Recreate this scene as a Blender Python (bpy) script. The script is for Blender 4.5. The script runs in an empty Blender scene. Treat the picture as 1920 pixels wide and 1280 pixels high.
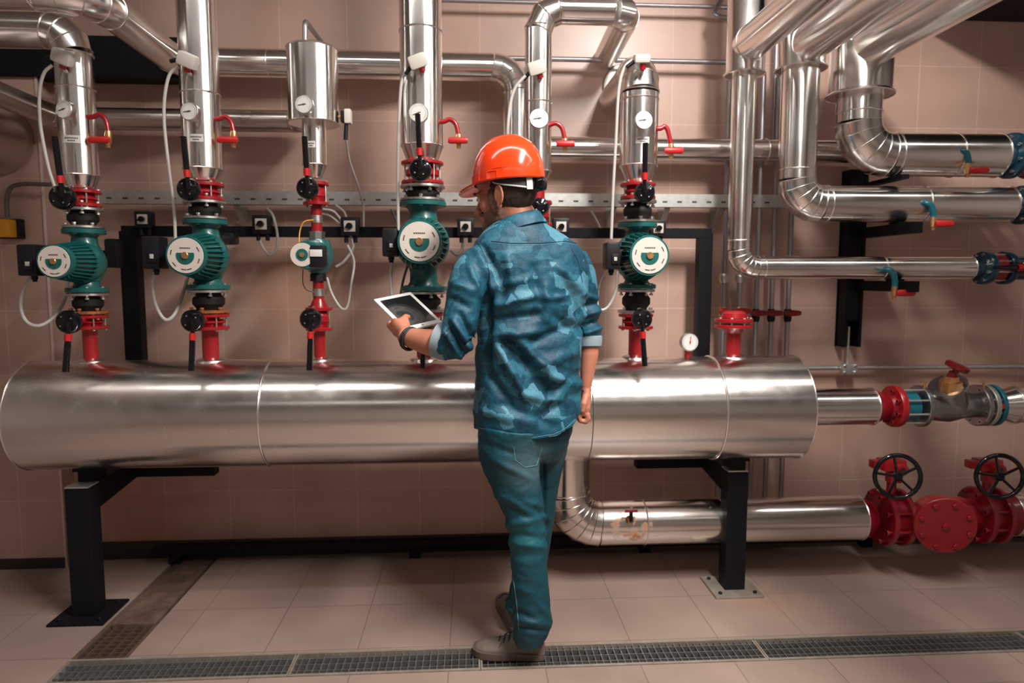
import bpy, bmesh, math, random
from math import sin, cos, pi, radians
from mathutils import Vector, Matrix, noise
random.seed(7)
S = bpy.context.scene
COL = S.collection
# ------------------------------------------------------------------ camera
CAM = Vector((0, 0, 1.31)); F = 1270.0
YAW = radians(3.4); PIT = radians(5.31)
FW = Vector((sin(YAW)*cos(PIT), cos(YAW)*cos(PIT), -sin(PIT)))
RT = Vector((cos(YAW), -sin(YAW), 0)); UP = RT.cross(FW)
def ray(px, py): return FW*F + RT*(px-960) + UP*(640-py)
def P(px, py, Y):
    d = ray(px, py); return CAM + d*(Y/d.y)
def G(px, py, Z=0.0):
    d = ray(px, py); return CAM + d*((Z-CAM.z)/d.z)
def mpp(p): return (Vector(p)-CAM).dot(FW)/F
cd = bpy.data.cameras.new('camera'); co = bpy.data.objects.new('camera', cd); COL.objects.link(co)
co.location = CAM; co.rotation_euler = (pi/2-PIT, 0, -YAW)
cd.sensor_width = 36; cd.lens = F/1920*36; cd.clip_start = .02
cd.dof.use_dof = True; cd.dof.focus_distance = 2.28; cd.dof.aperture_fstop = 1.8
S.camera = co

YW = 3.20      # wall
YC = 2.72      # header axis and pump columns
YR = 2.86      # right hand pipes

# ------------------------------------------------------------------ materials
def mat(name, col, rough=.5, metal=0.0, spec=.5, coat=0.0, bump=None, var=None, rvar=None, sheen=0, aniso=None):
    m = bpy.data.materials.new(name); m.use_nodes = True
    nt = m.node_tree; b = nt.nodes['Principled BSDF']
    b.inputs['Base Color'].default_value = (*col, 1); b.inputs['Roughness'].default_value = rough
    b.inputs['Metallic'].default_value = metal; b.inputs['Specular IOR Level'].default_value = spec
    b.inputs['Coat Weight'].default_value = coat; b.inputs['Coat Roughness'].default_value = .08
    if sheen: b.inputs['Sheen Weight'].default_value = sheen
    tc = nt.nodes.new('ShaderNodeTexCoord')
    def noi(scale, stretch=(1, 1, 1), det=4):
        mp = nt.nodes.new('ShaderNodeMapping'); mp.inputs['Scale'].default_value = stretch
        n = nt.nodes.new('ShaderNodeTexNoise'); n.inputs['Scale'].default_value = scale; n.inputs['Detail'].default_value = det
        nt.links.new(tc.outputs['Object'], mp.inputs[0]); nt.links.new(mp.outputs[0], n.inputs['Vector']); return n
    if var:   # (scale, colour2, strength)
        n = noi(var[0]); r = nt.nodes.new('ShaderNodeValToRGB')
        r.color_ramp.elements[0].position = .5-.5/var[3] if len(var) > 3 else .3; r.color_ramp.elements[1].position = .7
        r.color_ramp.elements[0].color = (*col, 1)
        c2 = [col[i]*(1-var[2])+var[1][i]*var[2] for i in range(3)]; r.color_ramp.elements[1].color = (*c2, 1)
        nt.links.new(n.outputs['Fac'], r.inputs[0]); nt.links.new(r.outputs[0], b.inputs['Base Color'])
    if rvar:  # (scale, lo, hi, stretch)
        n = noi(rvar[0], rvar[3] if len(rvar) > 3 else (1, 1, 1)); mr = nt.nodes.new('ShaderNodeMapRange')
        mr.inputs['From Min'].default_value = .3; mr.inputs['From Max'].default_value = .7
        mr.inputs['To Min'].default_value = rvar[1]; mr.inputs['To Max'].default_value = rvar[2]
        nt.links.new(n.outputs['Fac'], mr.inputs['Value']); nt.links.new(mr.outputs[0], b.inputs['Roughness'])
    if bump:  # (scale, strength, distance, stretch)
        n = noi(bump[0], bump[3] if len(bump) > 3 else (1, 1, 1)); bp = nt.nodes.new('ShaderNodeBump')
        bp.inputs['Strength'].default_value = bump[1]; bp.inputs['Distance'].default_value = bump[2]
        nt.links.new(n.outputs['Fac'], bp.inputs['Height']); nt.links.new(bp.outputs[0], b.inputs['Normal'])
    return m
M = {}
M['alu'] = mat('aluminium cladding', (.88, .865, .84), .22, 1, rvar=(7, .17, .23), bump=(3, .06, .01))
def aniso(m, axis, amt, rot=0.25):
    m2 = M[m].copy(); m2.name = m+' grain '+axis; nt = m2.node_tree; b = nt.nodes['Principled BSDF']
    b.inputs['Anisotropic'].default_value = amt; b.inputs['Anisotropic Rotation'].default_value = rot
    t = nt.nodes.new('ShaderNodeTangent'); t.direction_type = 'RADIAL'; t.axis = axis; nt.links.new(t.outputs[0], b.inputs['Tangent']); return m2
M['alu_d'] = mat('dull aluminium cladding', (.62, .56, .52), .3, 1, rvar=(6, .26, .34), bump=(3, .15, .01))
M['tank'] = mat('header aluminium jacket', (.84, .81, .78), .25, 1, rvar=(14, .21, .28), bump=(2, .05, .01, (.3, 1, 1)))
for a_ in 'XYZ':
    M['alu_'+a_] = aniso('alu', a_, .8); M['alu_d_'+a_] = aniso('alu_d', a_, .7)
M['tank'] = aniso('tank', 'X', .6)
M['band'] = mat('jacket bead', (.9, .88, .84), .25, 1)
M['beadd'] = mat('dark mitre seam', (.3, .27, .25), .4, 1)
M['steel'] = mat('zinc steel', (.62, .61, .58), .36, 1, rvar=(60, .28, .5))
M['galv'] = mat('galvanised strut', (.62, .63, .60), .42, .85, var=(40, (.4, .42, .4), .5))
M['conduit'] = mat('grey steel tube', (.36, .34, .35), .38, .8)
M['cast'] = mat('grey cast metal', (.36, .36, .36), .30, .95, bump=(80, .2, .003))
M['red'] = mat('red valve paint', (.33, .007, .012), .33, 0, coat=.3, bump=(60, .12, .002))
M['redd'] = mat('dark red valve paint', (.23, .005, .012), .33, 0, coat=.3, bump=(60, .12, .002))
M['redp'] = mat('red plastic grip', (.48, .014, .014), .4)
M['redm'] = mat('red pipe paint', (.30, .008, .012), .35, coat=.3)
M['teal'] = mat('teal pump paint', (.006, .105, .100), .38, coat=.25, bump=(90, .15, .002))
M['tealb'] = mat('blue green tap paint', (.004, .12, .17), .35, coat=.3)
M['blue'] = mat('dark blue valve paint', (.003, .036, .06), .28, coat=.3)
M['black'] = mat('gloss black plastic', (.005, .005, .007), .10, spec=.45)
M['blackm'] = mat('black steel paint', (.005, .005, .008), .55, spec=.2, bump=(70, .3, .003))
M['blackp'] = mat('black box plastic', (.009, .009, .012), .42, spec=.3)
M['rubber'] = mat('black rubber', (.008, .007, .007), .6, spec=.3)
M['white'] = mat('ivory plastic', (.62, .59, .53), .4)
M['dial'] = mat('gauge dial', (.68, .66, .62), .35, coat=.5)
M['plate'] = mat('pump face plate', (.62, .56, .50), .4)
M['grey'] = mat('mid grey plastic', (.30, .30, .30), .4)
M['ink'] = mat('printed ink', (.06, .05, .05), .5)
M['cable'] = mat('grey cable sheath', (.46, .44, .41), .45)
M['cabled'] = mat('dark cable sheath', (.12, .11, .11), .45)
M['brass'] = mat('brass', (.72, .40, .18), .33, .9, rvar=(50, .25, .45))
M['rusty'] = mat('rusty bolt metal', (.45, .15, .04), .6, .3, var=(80, (.15, .05, .02), .8))
M['yellow'] = mat('yellow enclosure plastic', (.75, .33, .02), .4)
M['orangec'] = mat('yellow thin wire', (.75, .35, .03), .4)

def nd(nt, t, **kw):
    n = nt.nodes.new(t)
    for k, v in kw.items():
        if k in n.inputs: n.inputs[k].default_value = v
        else: setattr(n, k, v)
    return n
def tile_mat(name, c1, c2, grout, sx, sy, ox, oy, plane, mortar=.003, rough=(.3, .5), stain=None, bumpd=.002):
    m = bpy.data.materials.new(name); m.use_nodes = True; nt = m.node_tree; b = nt.nodes['Principled BSDF']; L = nt.links.new
    g = nd(nt, 'ShaderNodeNewGeometry'); sp = nd(nt, 'ShaderNodeSeparateXYZ'); L(g.outputs['Position'], sp.inputs[0])
    cb = nd(nt, 'ShaderNodeCombineXYZ')
    a, c = (0, 2) if plane == 'xz' else ((0, 1) if plane == 'xy' else (1, 2))
    for k, (ax, o) in enumerate(((a, ox), (c, oy))):
        ad = nd(nt, 'ShaderNodeMath', operation='ADD'); ad.inputs[1].default_value = -o + 100*(sx if k == 0 else sy)
        L(sp.outputs[ax], ad.inputs[0]); L(ad.outputs[0], cb.inputs[k])
    br = nd(nt, 'ShaderNodeTexBrick'); br.offset = 0; br.squash = 1
    br.inputs['Scale'].default_value = 1; br.inputs['Brick Width'].default_value = sx; br.inputs['Row Height'].default_value = sy
    br.inputs['Mortar Size'].default_value = mortar; br.inputs['Mortar Smooth'].default_value = .3; br.inputs['Bias'].default_value = 0
    br.inputs['Color1'].default_value = (*c1, 1); br.inputs['Color2'].default_value = (*c2, 1); br.inputs['Mortar'].default_value = (*grout, 1)
    L(cb.outputs[0], br.inputs['Vector'])
    n = nd(nt, 'ShaderNodeTexNoise', Scale=3.0, Detail=6.0); L(g.outputs['Position'], n.inputs['Vector'])
    mr = nd(nt, 'ShaderNodeMapRange'); mr.inputs['From Min'].default_value = .3; mr.inputs['From Max'].default_value = .7
    mr.inputs['To Min'].default_value = .86; mr.inputs['To Max'].default_value = 1.1; L(n.outputs['Fac'], mr.inputs['Value'])
    mx = nd(nt, 'ShaderNodeMix', data_type='RGBA', blend_type='MULTIPLY'); mx.inputs[0].default_value = 1
    L(br.outputs['Color'], mx.inputs[6]); L(mr.outputs[0], mx.inputs[7]); out = mx.outputs[2]
    for (pos, rad, colr, st) in (stain or []):
        ds = nd(nt, 'ShaderNodeVectorMath', operation='DISTANCE'); ds.inputs[1].default_value = pos
        n3 = nd(nt, 'ShaderNodeTexNoise', Scale=9.0, Detail=5.0); L(g.outputs['Position'], n3.inputs['Vector'])
        vm = nd(nt, 'ShaderNodeVectorMath', operation='MULTIPLY_ADD'); vm.inputs[1].default_value = (.25, .25, .25)
        L(n3.outputs['Color'], vm.inputs[0]); L(g.outputs['Position'], vm.inputs[2]); L(vm.outputs[0], ds.inputs[0])
        m2 = nd(nt, 'ShaderNodeMapRange'); m2.inputs['From Min'].default_value = rad; m2.inputs['From Max'].default_value = rad*.3
        m2.inputs['To Max'].default_value = st; L(ds.outputs['Value'], m2.inputs['Value'])
        mm = nd(nt, 'ShaderNodeMix', data_type='RGBA'); L(m2.outputs[0], mm.inputs[0]); L(out, mm.inputs[6]); mm.inputs[7].default_value = (*colr, 1); out = mm.outputs[2]
    L(out, b.inputs['Base Color'])
    m4 = nd(nt, 'ShaderNodeMapRange'); m4.inputs['To Min'].default_value = rough[0]; m4.inputs['To Max'].default_value = rough[1]
    L(n.outputs['Fac'], m4.inputs['Value']); L(m4.outputs[0], b.inputs['Roughness'])
    bp = nd(nt, 'ShaderNodeBump'); bp.inputs['Strength'].default_value = .35; bp.inputs['Distance'].default_value = bumpd; bp.invert = True
    L(br.outputs['Fac'], bp.inputs['Height']); L(bp.outputs[0], b.inputs['Normal'])
    return m

# ------------------------------------------------------------------ mesh builder
class MB:
    def __init__(s): s.bm = bmesh.new()
    def tube(s, pts, rad, seg=24, cap=True, ref=None, sq=None):
        pts = [Vector(p) for p in pts]
        if not isinstance(rad, (list, tuple)): rad = [rad]*len(pts)
        n = len(pts); tan = []
        for i in range(n):
            a = pts[max(i-1, 0)]; b = pts[min(i+1, n-1)]
            if 0 < i < n-1:
                t1 = (pts[i]-a); t2 = (b-pts[i])
                t = (t1.normalized() if t1.length > 1e-9 else Vector())+(t2.normalized() if t2.length > 1e-9 else Vector())
            else: t = b-a
            if t.length < 1e-9: t = tan[-1] if tan else Vector((0, 0, 1))
            tan.append(t.normalized())
        r0 = Vector(ref) if ref else (Vector((0, 0, 1)) if abs(tan[0].z) < .9 else Vector((1, 0, 0)))
        u = (r0 - tan[0]*r0.dot(tan[0])).normalized(); rings = []
        for i in range(n):
            if i:
                q = tan[i-1].rotation_difference(tan[i]); u = q @ u; u = (u-tan[i]*u.dot(tan[i])).normalized()
            v = tan[i].cross(u); k = 1.0
            R = rad[i]; ru, rv = (R if isinstance(R, (tuple, list)) else (R, R))
            # mitre stretch
            st = 1.0; bd = None
            if 0 < i < n-1:
                a1 = (pts[i]-pts[i-1]); a2 = (pts[i+1]-pts[i])
                if a1.length > 1e-9 and a2.length > 1e-9:
                    ang = a1.angle(a2, 0)
                    if .02 < ang < 2.4:
                        bd = (a2.normalized()-a1.normalized()).normalized(); st = min(1/cos(ang/2), 1.6)
            ring = []
            for j in range(seg):
                an = 2*pi*j/seg; o = u*cos(an)*ru+v*sin(an)*rv
                if bd is not None: o = o+bd*(o.dot(bd))*(st-1)
                ring.append(s.bm.verts.new(pts[i]+o))
            rings.append(ring)
        for i in range(n-1):
            for j in range(seg):
                s.bm.faces.new((rings[i][j], rings[i][(j+1) % seg], rings[i+1][(j+1) % seg], rings[i+1][j]))
        if cap:
            for rg in (rings[0], rings[-1]):
                try: s.bm.faces.new(rg)
                except ValueError: pass
        return s
    def cyl(s, p0, p1, r0, r1=None, seg=24, cap=True):
        return s.tube([p0, p1], [r0, r0 if r1 is None else r1], seg, cap)
    def lathe(s, o, ax, prof, seg=32):   # prof: (distance along axis, radius)
        o = Vector(o); ax = Vector(ax).normalized(); u = ax.orthogonal().normalized(); v = ax.cross(u); rings = []
        for d, r in prof:
            r = max(r, 1e-4)
            rings.append([s.bm.verts.new(o+ax*d+(u*cos(2*pi*j/seg)+v*sin(2*pi*j/seg))*r) for j in range(seg)])
        for i in range(len(rings)-1):
            for j in range(seg):
                s.bm.faces.new((rings[i][j], rings[i][(j+1) % seg], rings[i+1][(j+1) % seg], rings[i+1][j]))
        s.bm.faces.new(rings[0]); s.bm.faces.new(rings[-1]); return s
    def box(s, c, d, rot=None, bev=0):
        mt = Matrix.Translation(Vector(c)) @ (rot.to_4x4() if rot else Matrix.Identity(4)) @ Matrix.Diagonal((*d, 1))
        g = bmesh.ops.create_cube(s.bm, size=1, matrix=mt)
        if bev:
            es = list({e for v in g['verts'] for e in v.link_edges})
            bmesh.ops.bevel(s.bm, geom=es, offset=bev, segments=2, affect='EDGES', profile=.6)
        return s
    def bar(s, p0, p1, w, h, bev=0, up=(0, 0, 1)):
        p0 = Vector(p0); p1 = Vector(p1); d = (p1-p0); t = d.normalized(); up = Vector(up)
        if abs(t.dot(up)) > .98: up = Vector((0, 1, 0))
        x = t.cross(up).normalized(); z = x.cross(t)
        R = Matrix((x, t, z)).transposed()
        return s.box((p0+p1)/2, (w, d.length, h), R, bev)
    def ball(s, c, r, rot=None, seg=20):
        if not isinstance(r, (tuple, list)): r = (r, r, r)
        mt = Matrix.Translation(Vector(c)) @ (rot.to_4x4() if rot else Matrix.Identity(4)) @ Matrix.Diagonal((*r, 1))
        bmesh.ops.create_uvsphere(s.bm, u_segments=seg, v_segments=max(8, seg*2//3), radius=1, matrix=mt); return s
    def torus(s, c, ax, R, r, seg=40, ms=8):
        c = Vector(c); ax = Vector(ax).normalized(); u = ax.orthogonal().normalized(); v = ax.cross(u); rg = []
        for i in range(seg):
            a = 2*pi*i/seg; e = u*cos(a)+v*sin(a)
            rg.append([s.bm.verts.new(c+e*(R+r*cos(2*pi*j/ms))+ax*r*sin(2*pi*j/ms)) for j in range(ms)])
        for i in range(seg):
            for j in range(ms):
                s.bm.faces.new((rg[i][j], rg[(i+1) % seg][j], rg[(i+1) % seg][(j+1) % ms], rg[i][(j+1) % ms]))
        return s
    def build(s, name, m, parent=None, smooth=True, ang=38, label=None):
        bmesh.ops.recalc_face_normals(s.bm, faces=s.bm.faces)
        me = bpy.data.meshes.new(name)
        if parent is None:
            vs = s.bm.verts; n = len(vs)
            xs = [v.co.x for v in vs]; ys = [v.co.y for v in vs]; zs = [v.co.z for v in vs]
            org = Vector(((min(xs)+max(xs))/2, (min(ys)+max(ys))/2, min(zs)))
        else: org = ORG[parent.name]
        bmesh.ops.translate(s.bm, verts=s.bm.verts, vec=-org)
        s.bm.to_mesh(me); s.bm.free()
        me.materials.append(M[m] if isinstance(m, str) else m)
        if smooth:
            for p in me.polygons: p.use_smooth = True
            me.set_sharp_from_angle(angle=radians(ang))
        o = bpy.data.objects.new(name, me); COL.objects.link(o)
        if parent is None: o.location = org
        else: o.parent = parent
        ORG[o.name] = org
        if label: o['label'] = label
        return o
ORG = {}
def tag(o, label, cat, group=None):
    o['label'] = label; o['category'] = cat
    if group: o['group'] = group
    return o
def thing(name, label, cat, loc, group=None):
    o = bpy.data.objects.new(name, None); COL.objects.link(o); o.empty_display_size = .05
    o.location = loc; ORG[o.name] = Vector(loc); return tag(o, label, cat, group)
def struct(o): o['kind'] = 'structure'; return o
def fillet(pts, R, n=6):
    pts = [Vector(p) for p in pts]; out = [pts[0]]; el = []
    if not isinstance(R, (list, tuple)): R = [R]*(len(pts)-2)
    for i in range(1, len(pts)-1):
        a = (pts[i-1]-pts[i]).normalized(); b = (pts[i+1]-pts[i]).normalized(); th = a.angle(b)
        rr = R[i-1]; t = rr/math.tan(th/2); s0 = pts[i]+a*t; c = pts[i]+(a+b).normalized()*(rr/sin(th/2))
        v0 = s0-c; axis = v0.cross((pts[i]+b*t)-c).normalized(); tot = pi-th; arc = []
        for k in range(n+1): arc.append(c+Matrix.Rotation(tot*k/n, 3, axis) @ v0)
        out += arc; el.append(arc)
    out.append(pts[-1]); return out, el
def smoothpath(pts, n=8):
    pts = [Vector(p) for p in pts]; P_ = [pts[0]*2-pts[1]]+pts+[pts[-1]*2-pts[-2]]; out = []
    for i in range(1, len(P_)-2):
        a, b, c, d = P_[i-1:i+3]
        for k in range(n):
            t = k/n; out.append(.5*((2*b)+(c-a)*t+(2*a-5*b+4*c-d)*t*t+(3*b-a-3*c+d)*t**3))
    out.append(pts[-1]); return out

def clad_pipe(name, label, pts, r, R=.1, m='alu', seams=(), cone=None, n=5, group=None, cat='pipe', cap=True, beads=True):
    """insulated pipe: straight jacket, mitred elbow parts, raised seam bands; cone=(p_end, r_end)"""
    pts = [Vector(p) for p in pts]
    t = thing(name, label, cat, min(pts, key=lambda p: p.z), group)
    if len(pts) > 2: path, els = fillet(pts, R, n)
    else: path, els = pts, []
    # straights
    ends = [pts[0]]
    for e in els: ends += [e[0], e[-1]]
    ends.append(pts[-1])
    for i in range(0, len(ends), 2):
        if (ends[i+1]-ends[i]).length > .004:
            dv = ends[i+1]-ends[i]; ax_ = 'XYZ'[max(range(3), key=lambda q: abs(dv[q]))]
            MB().cyl(ends[i], ends[i+1], r, seg=40).build('pipe_jacket', m+'_'+ax_ if m+'_'+ax_ in M else m, t)
    for e in els:
        eo = MB().tube(e, r*1.012, 40).build('elbow', m, t, ang=25)
        if beads:
            b = MB()
            for k, p in enumerate(e):
                d = (e[min(k+1, len(e)-1)]-e[max(k-1, 0)]).normalized(); b.torus(p, d, r*1.02, .0022, 40, 6)
            b.build('mitre_beads', 'band' if m == 'alu' else m, eo)
    for q in seams:
        p, d = Vector(q[0]), Vector(q[1]); MB().torus(p, d, r*1.006, .0032 if len(q) < 3 else q[2], 40, 8).build('seam_band', 'band', t)
    if cone:
        MB().cyl(cone[0], cone[1], r, cone[2], seg=40).build('cone_reducer', cone[3] if len(cone) > 3 else m, t)
        MB().torus(cone[0], Vector(cone[1])-Vector(cone[0]), r*1.005, .003, 40, 8).build('cone_rim', 'band', t)
    return t
X_ = Vector((1, 0, 0)); Y_ = Vector((0, 1, 0)); Z_ = Vector((0, 0, 1))
def hexbolt(mb, p, ax, r=.008, h=.008):
    mb.lathe(p, ax, [(0, r), (h*.8, r), (h, r*.8)], 6)
def flange_ring(c, ax, r, th, m, parent, nb=0, br=.8, bm_='steel', rb=.007, name='flange', bl=None):
    ax = Vector(ax).normalized()
    f = MB().lathe(Vector(c)-ax*th/2, ax, [(0, r*.97), (th*.15, r), (th*.85, r), (th, r*.97)], 40).build(name, m, parent)
    return f
def bolts(c, ax, R, n, L, parent, m='steel', r=.007, ph=.3, front=True):
    """through bolts centred on c along ax, length L, only those that can be seen"""
    ax = Vector(ax).normalized(); u = ax.orthogonal().normalized(); v = ax.cross(u)
    for k in range(n):
        a = 2*pi*k/n+ph; e = u*cos(a)+v*sin(a); p = Vector(c)+e*R
        if front and e.y > .45: continue
        b = MB(); b.cyl(p-ax*L/2, p+ax*L/2, r*.55, seg=8); hexbolt(b, p-ax*(L/2), ax, r, r); hexbolt(b, p+ax*(L/2-r), ax, r, r)
        b.build('bolt', m, parent)

# ------------------------------------------------------------------ room
W1 = P(526, 110, YW); W2 = P(652, 110, YW); TX = W2.x-W1.x
zz = [P(700, y, YW).z for y in (226, 343, 461, 579)]; TZ = (zz[0]-zz[3])/3
M['wall'] = tile_mat('beige wall tiles', (.53, .35, .285), (.50, .33, .265), (.64, .45, .38), TX, TZ, W1.x, zz[0], 'xz', .0022, (.28, .42),
    stain=[((P(560, 545, YW)+Vector((.12, .12, .12))), .30, (.52, .22, .10), .35), ((P(260, 960, YW)+Vector((.12, .12, .12))), .35, (.42, .14, .08), .5)])
FX = G(1517, 1057).x-G(1647, 1055).x; FX = abs(FX)
M['floor'] = tile_mat('beige floor tiles', (.31, .226, .19), (.285, .207, .173), (.19, .135, .115), FX, FX, G(1517, 1057).x, G(1469, 1112).y, 'xy', .0022, (.32, .5),
    stain=[((G(1440, 1130)+Vector((.12, .12, .12))), .2, (.45, .25, .15), .3), ((G(420, 1120)+Vector((.12, .12, .12))), .25, (.25, .16, .12), .4)])
M['plaster'] = mat('side wall paint', (.36, .31, .29), .7, var=(3, (.30, .26, .24), .6))
M['ceil'] = mat('ceiling paint', (.36, .34, .32), .8)
def slab(name, x0, x1, y0, y1, z0, z1, m):
    return struct(MB().box(((x0+x1)/2, (y0+y1)/2, (z0+z1)/2), (x1-x0, y1-y0, z1-z0)).build(name, m, smooth=False))
XL, XR, YF, ZC = -3.2, 4.2, -3.8, 3.2
# drain geometry
dy1 = G(1100, 1206).y; dy0 = G(1100, 1250).y
cxa = G(235, 1238).x; cxw = G(235, 1238).x-G(120, 1240).x   # side channel right edge / width
cxb = cxa-cxw*.93
slab('wall_back', XL, XR, YW, YW+.1, -.05, ZC, 'wall')
slab('wall_left', XL-.1, XL, YF, YW+.1, -.05, ZC, 'plaster')
slab('wall_right', XR, XR+.1, YF, YW+.1, -.05, ZC, 'plaster')
M['lightplaster'] = mat('pale end wall paint', (.68, .63, .58), .7)
slab('wall_front', XL, XR, YF-.1, YF, -.05, ZC, 'lightplaster')
slab('ceiling', XL, XR, YF, YW, ZC, ZC+.1, 'ceil')
# floor with channel slots left open
fl = MB()
def fbox(x0, x1, y0, y1): fl.box(((x0+x1)/2, (y0+y1)/2, -.05), (x1-x0, y1-y0, .1))
fbox(XL, XR, YF, dy0); fbox(cxa, XR, dy1, YW); fbox(XL, cxb, dy1, YW); fbox(XL, cxb, dy0, dy1)
fl.box(((XL+XR)/2, (YF+YW)/2, -.15), (XR-XL, YW-YF, .02))
struct(fl.build('floor', 'floor', smooth=False))
# pilaster on the left, with its pale corner bead
px1 = P(108, 800, 3.1).x
slab('trim_1', XL, px1, 3.10, YW, 0, ZC, 'wall')
struct(MB().box((px1+.002, 3.098, 1.55), (.008, .008, 3.1)).build('trim_2', mat('pale corner bead', (.62, .5, .44), .5), smooth=False))
M['skirt'] = mat('dark skirting', (.02, .014, .018), .45)
slab('baseboard_back', px1, XR, YW-.03, YW, 0, .075, 'skirt')
slab('baseboard_left', XL, px1, 3.085, 3.10, 0, .045, 'skirt')

# ------------------------------------------------------------------ drain gratings
M['grate'] = mat('galvanised grating', (.36, .38, .38), .45, .8, var=(25, (.2, .16, .13), .5))
M['grated'] = mat('dirty rusted grating', (.10, .07, .055), .7, .4, var=(25, (.2, .10, .05), .6))
M['kerb'] = mat('worn steel angle', (.42, .38, .33), .5, .5, var=(15, (.25, .18, .13), .7))
M['wood'] = mat('muddy cover plate', (.16, .10, .07), .8, var=(14, (.06, .035, .02), .9), bump=(40, .5, .01))
def grate(name, label, x0, x1, y0, y1, m, cell, group=None, cat='drain grate', frame='kerb', ny=4):
    t = thing(name, label, cat, ((x0+x1)/2, (y0+y1)/2, 0), group)
    f = MB(); w = .012
    f.box(((x0+x1)/2, y0+w/2, -.014), (x1-x0, w, .034)); f.box(((x0+x1)/2, y1-w/2, -.014), (x1-x0, w, .034))
    f.box((x0+.003, (y0+y1)/2, -.016), (.006, y1-y0, .03)); f.box((x1-.003, (y0+y1)/2, -.016), (.006, y1-y0, .03))
    f.build('frame', frame, t, smooth=False)
    b = MB(); n = max(1, round((x1-x0)/cell))
    for i in range(1, n): b.box((x0+(x1-x0)*i/n, (y0+y1)/2, -.013), (.0028, y1-y0-.02, .022))
    b.build('bearing_bars', m, t, smooth=False)
    b = MB()
    for i in range(1, ny): b.box(((x0+x1)/2, y0+(y1-y0)*i/ny, -.010), (x1-x0-.01, .0028, .018))
    b.build('cross_bars', m, t, smooth=False)
    return t
xs = [cxb, G(890, 1240).x-.62, G(890, 1240).x+.02, G(1425, 1215).x, G(1425, 1215).x+1.0, XR]
labs = ['floor drain grate at the lower left corner, left of the shoe, darkest and dirtiest',
        'steel floor drain grate directly left of and under the grey shoe',
        'steel floor drain grate right of the grey shoe, in front of the right black leg',
        'steel floor drain grate right of the joint, towards the right edge',
        'steel floor drain grate at the far right edge of the floor']
for i in range(5):
    grate('drain_grate', labs[i], xs[i]+.001, xs[i+1]-.001, dy0+.001, dy1-.001, 'grate', .0245, 'gratings of the long floor drain')
yg = G(235, 1170).y
t = thing('drain_grate', 'rusty dark grate of the narrow side channel running to the long drain', 'drain grate', ((cxa+cxb)/2, dy1+.15, 0))
for x in (cxb+.008, cxa-.008): MB().box((x, (dy1+yg)/2, -.012), (.016, yg-dy1-.002, .02)).build('edge_bar', 'grated', t, smooth=False)
b = MB(); n = 9
for i in range(1, 5): b.box((cxb+(cxa-cxb)*i/5, (dy1+yg)/2, -.013), (.003, yg-dy1-.01, .02))
for i in range(1, n): b.box(((cxa+cxb)/2, dy1+(yg-dy1)*i/n, -.016), (cxa-cxb-.03, .003, .016))
b.build('grid_bars', 'grated', t, smooth=False)
o = MB().box(((cxa+cxb)/2, (yg+YW-.04)/2+.003, -.015), (cxa-cxb-.03, YW-.04-yg, .03), bev=.003).build('channel_cover', 'wood'); tag(o, 'mud-stained rusty cover plate over the side channel beside the left black leg', 'cover plate')

# ------------------------------------------------------------------ header tank
TR = .212
TC = P(885, 768, YC); TZc = TC.z
x0t = P(62, 672, YC).x; x1t = P(1488, 665, YC).x
tank = thing('header_tank', 'huge horizontal aluminium-clad header cylinder resting on two black legs', 'tank', ((x0t+x1t)/2, YC, TZc-TR))
xb = [P(482, 768, YC-TR).x, P(1113, 768, YC-TR).x, P(1366, 768, YC-TR).x]
edges = [x0t]+xb+[x1t]; rr = [TR, TR*.992, TR*.992, TR*1.004]
for i in range(4):
    MB().cyl((edges[i], YC, TZc), (edges[i+1], YC, TZc), rr[i], seg=96).build('jacket_section', 'tank', tank)
for i, x in enumerate(xb):
    MB().torus((x, YC, TZc), X_, TR*.999, .0045 if i != 1 else .0015, 96, 8).build('jacket_band', 'band' if i != 1 else 'beadd', tank)
MB().torus((x0t, YC, TZc), X_, TR, .003, 96, 8).build('end_rim', 'band', tank)
MB().torus((x1t, YC, TZc), X_, TR*1.003, .003, 96, 8).build('end_rim', 'band', tank)

def colx(px, py=500): return P(px, py, YC).x
def zpy(px, py, Y=YC): return P(px, py, Y).z
TT = TZc+TR
def nozzle(x, ztop, r, m='redm', skirt=True):
    o = MB().cyl((x, YC, TT-.02), (x, YC, ztop), r, seg=32).build('nozzle', m, tank, label='red pipe stub welded to the header')
    if skirt: MB().lathe((x, YC, TT-.012), Z_, [(0, r*2.1), (.012, r*1.9), (.022, r*1.15)], 32).build('nozzle_collar', 'tank', tank)

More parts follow.
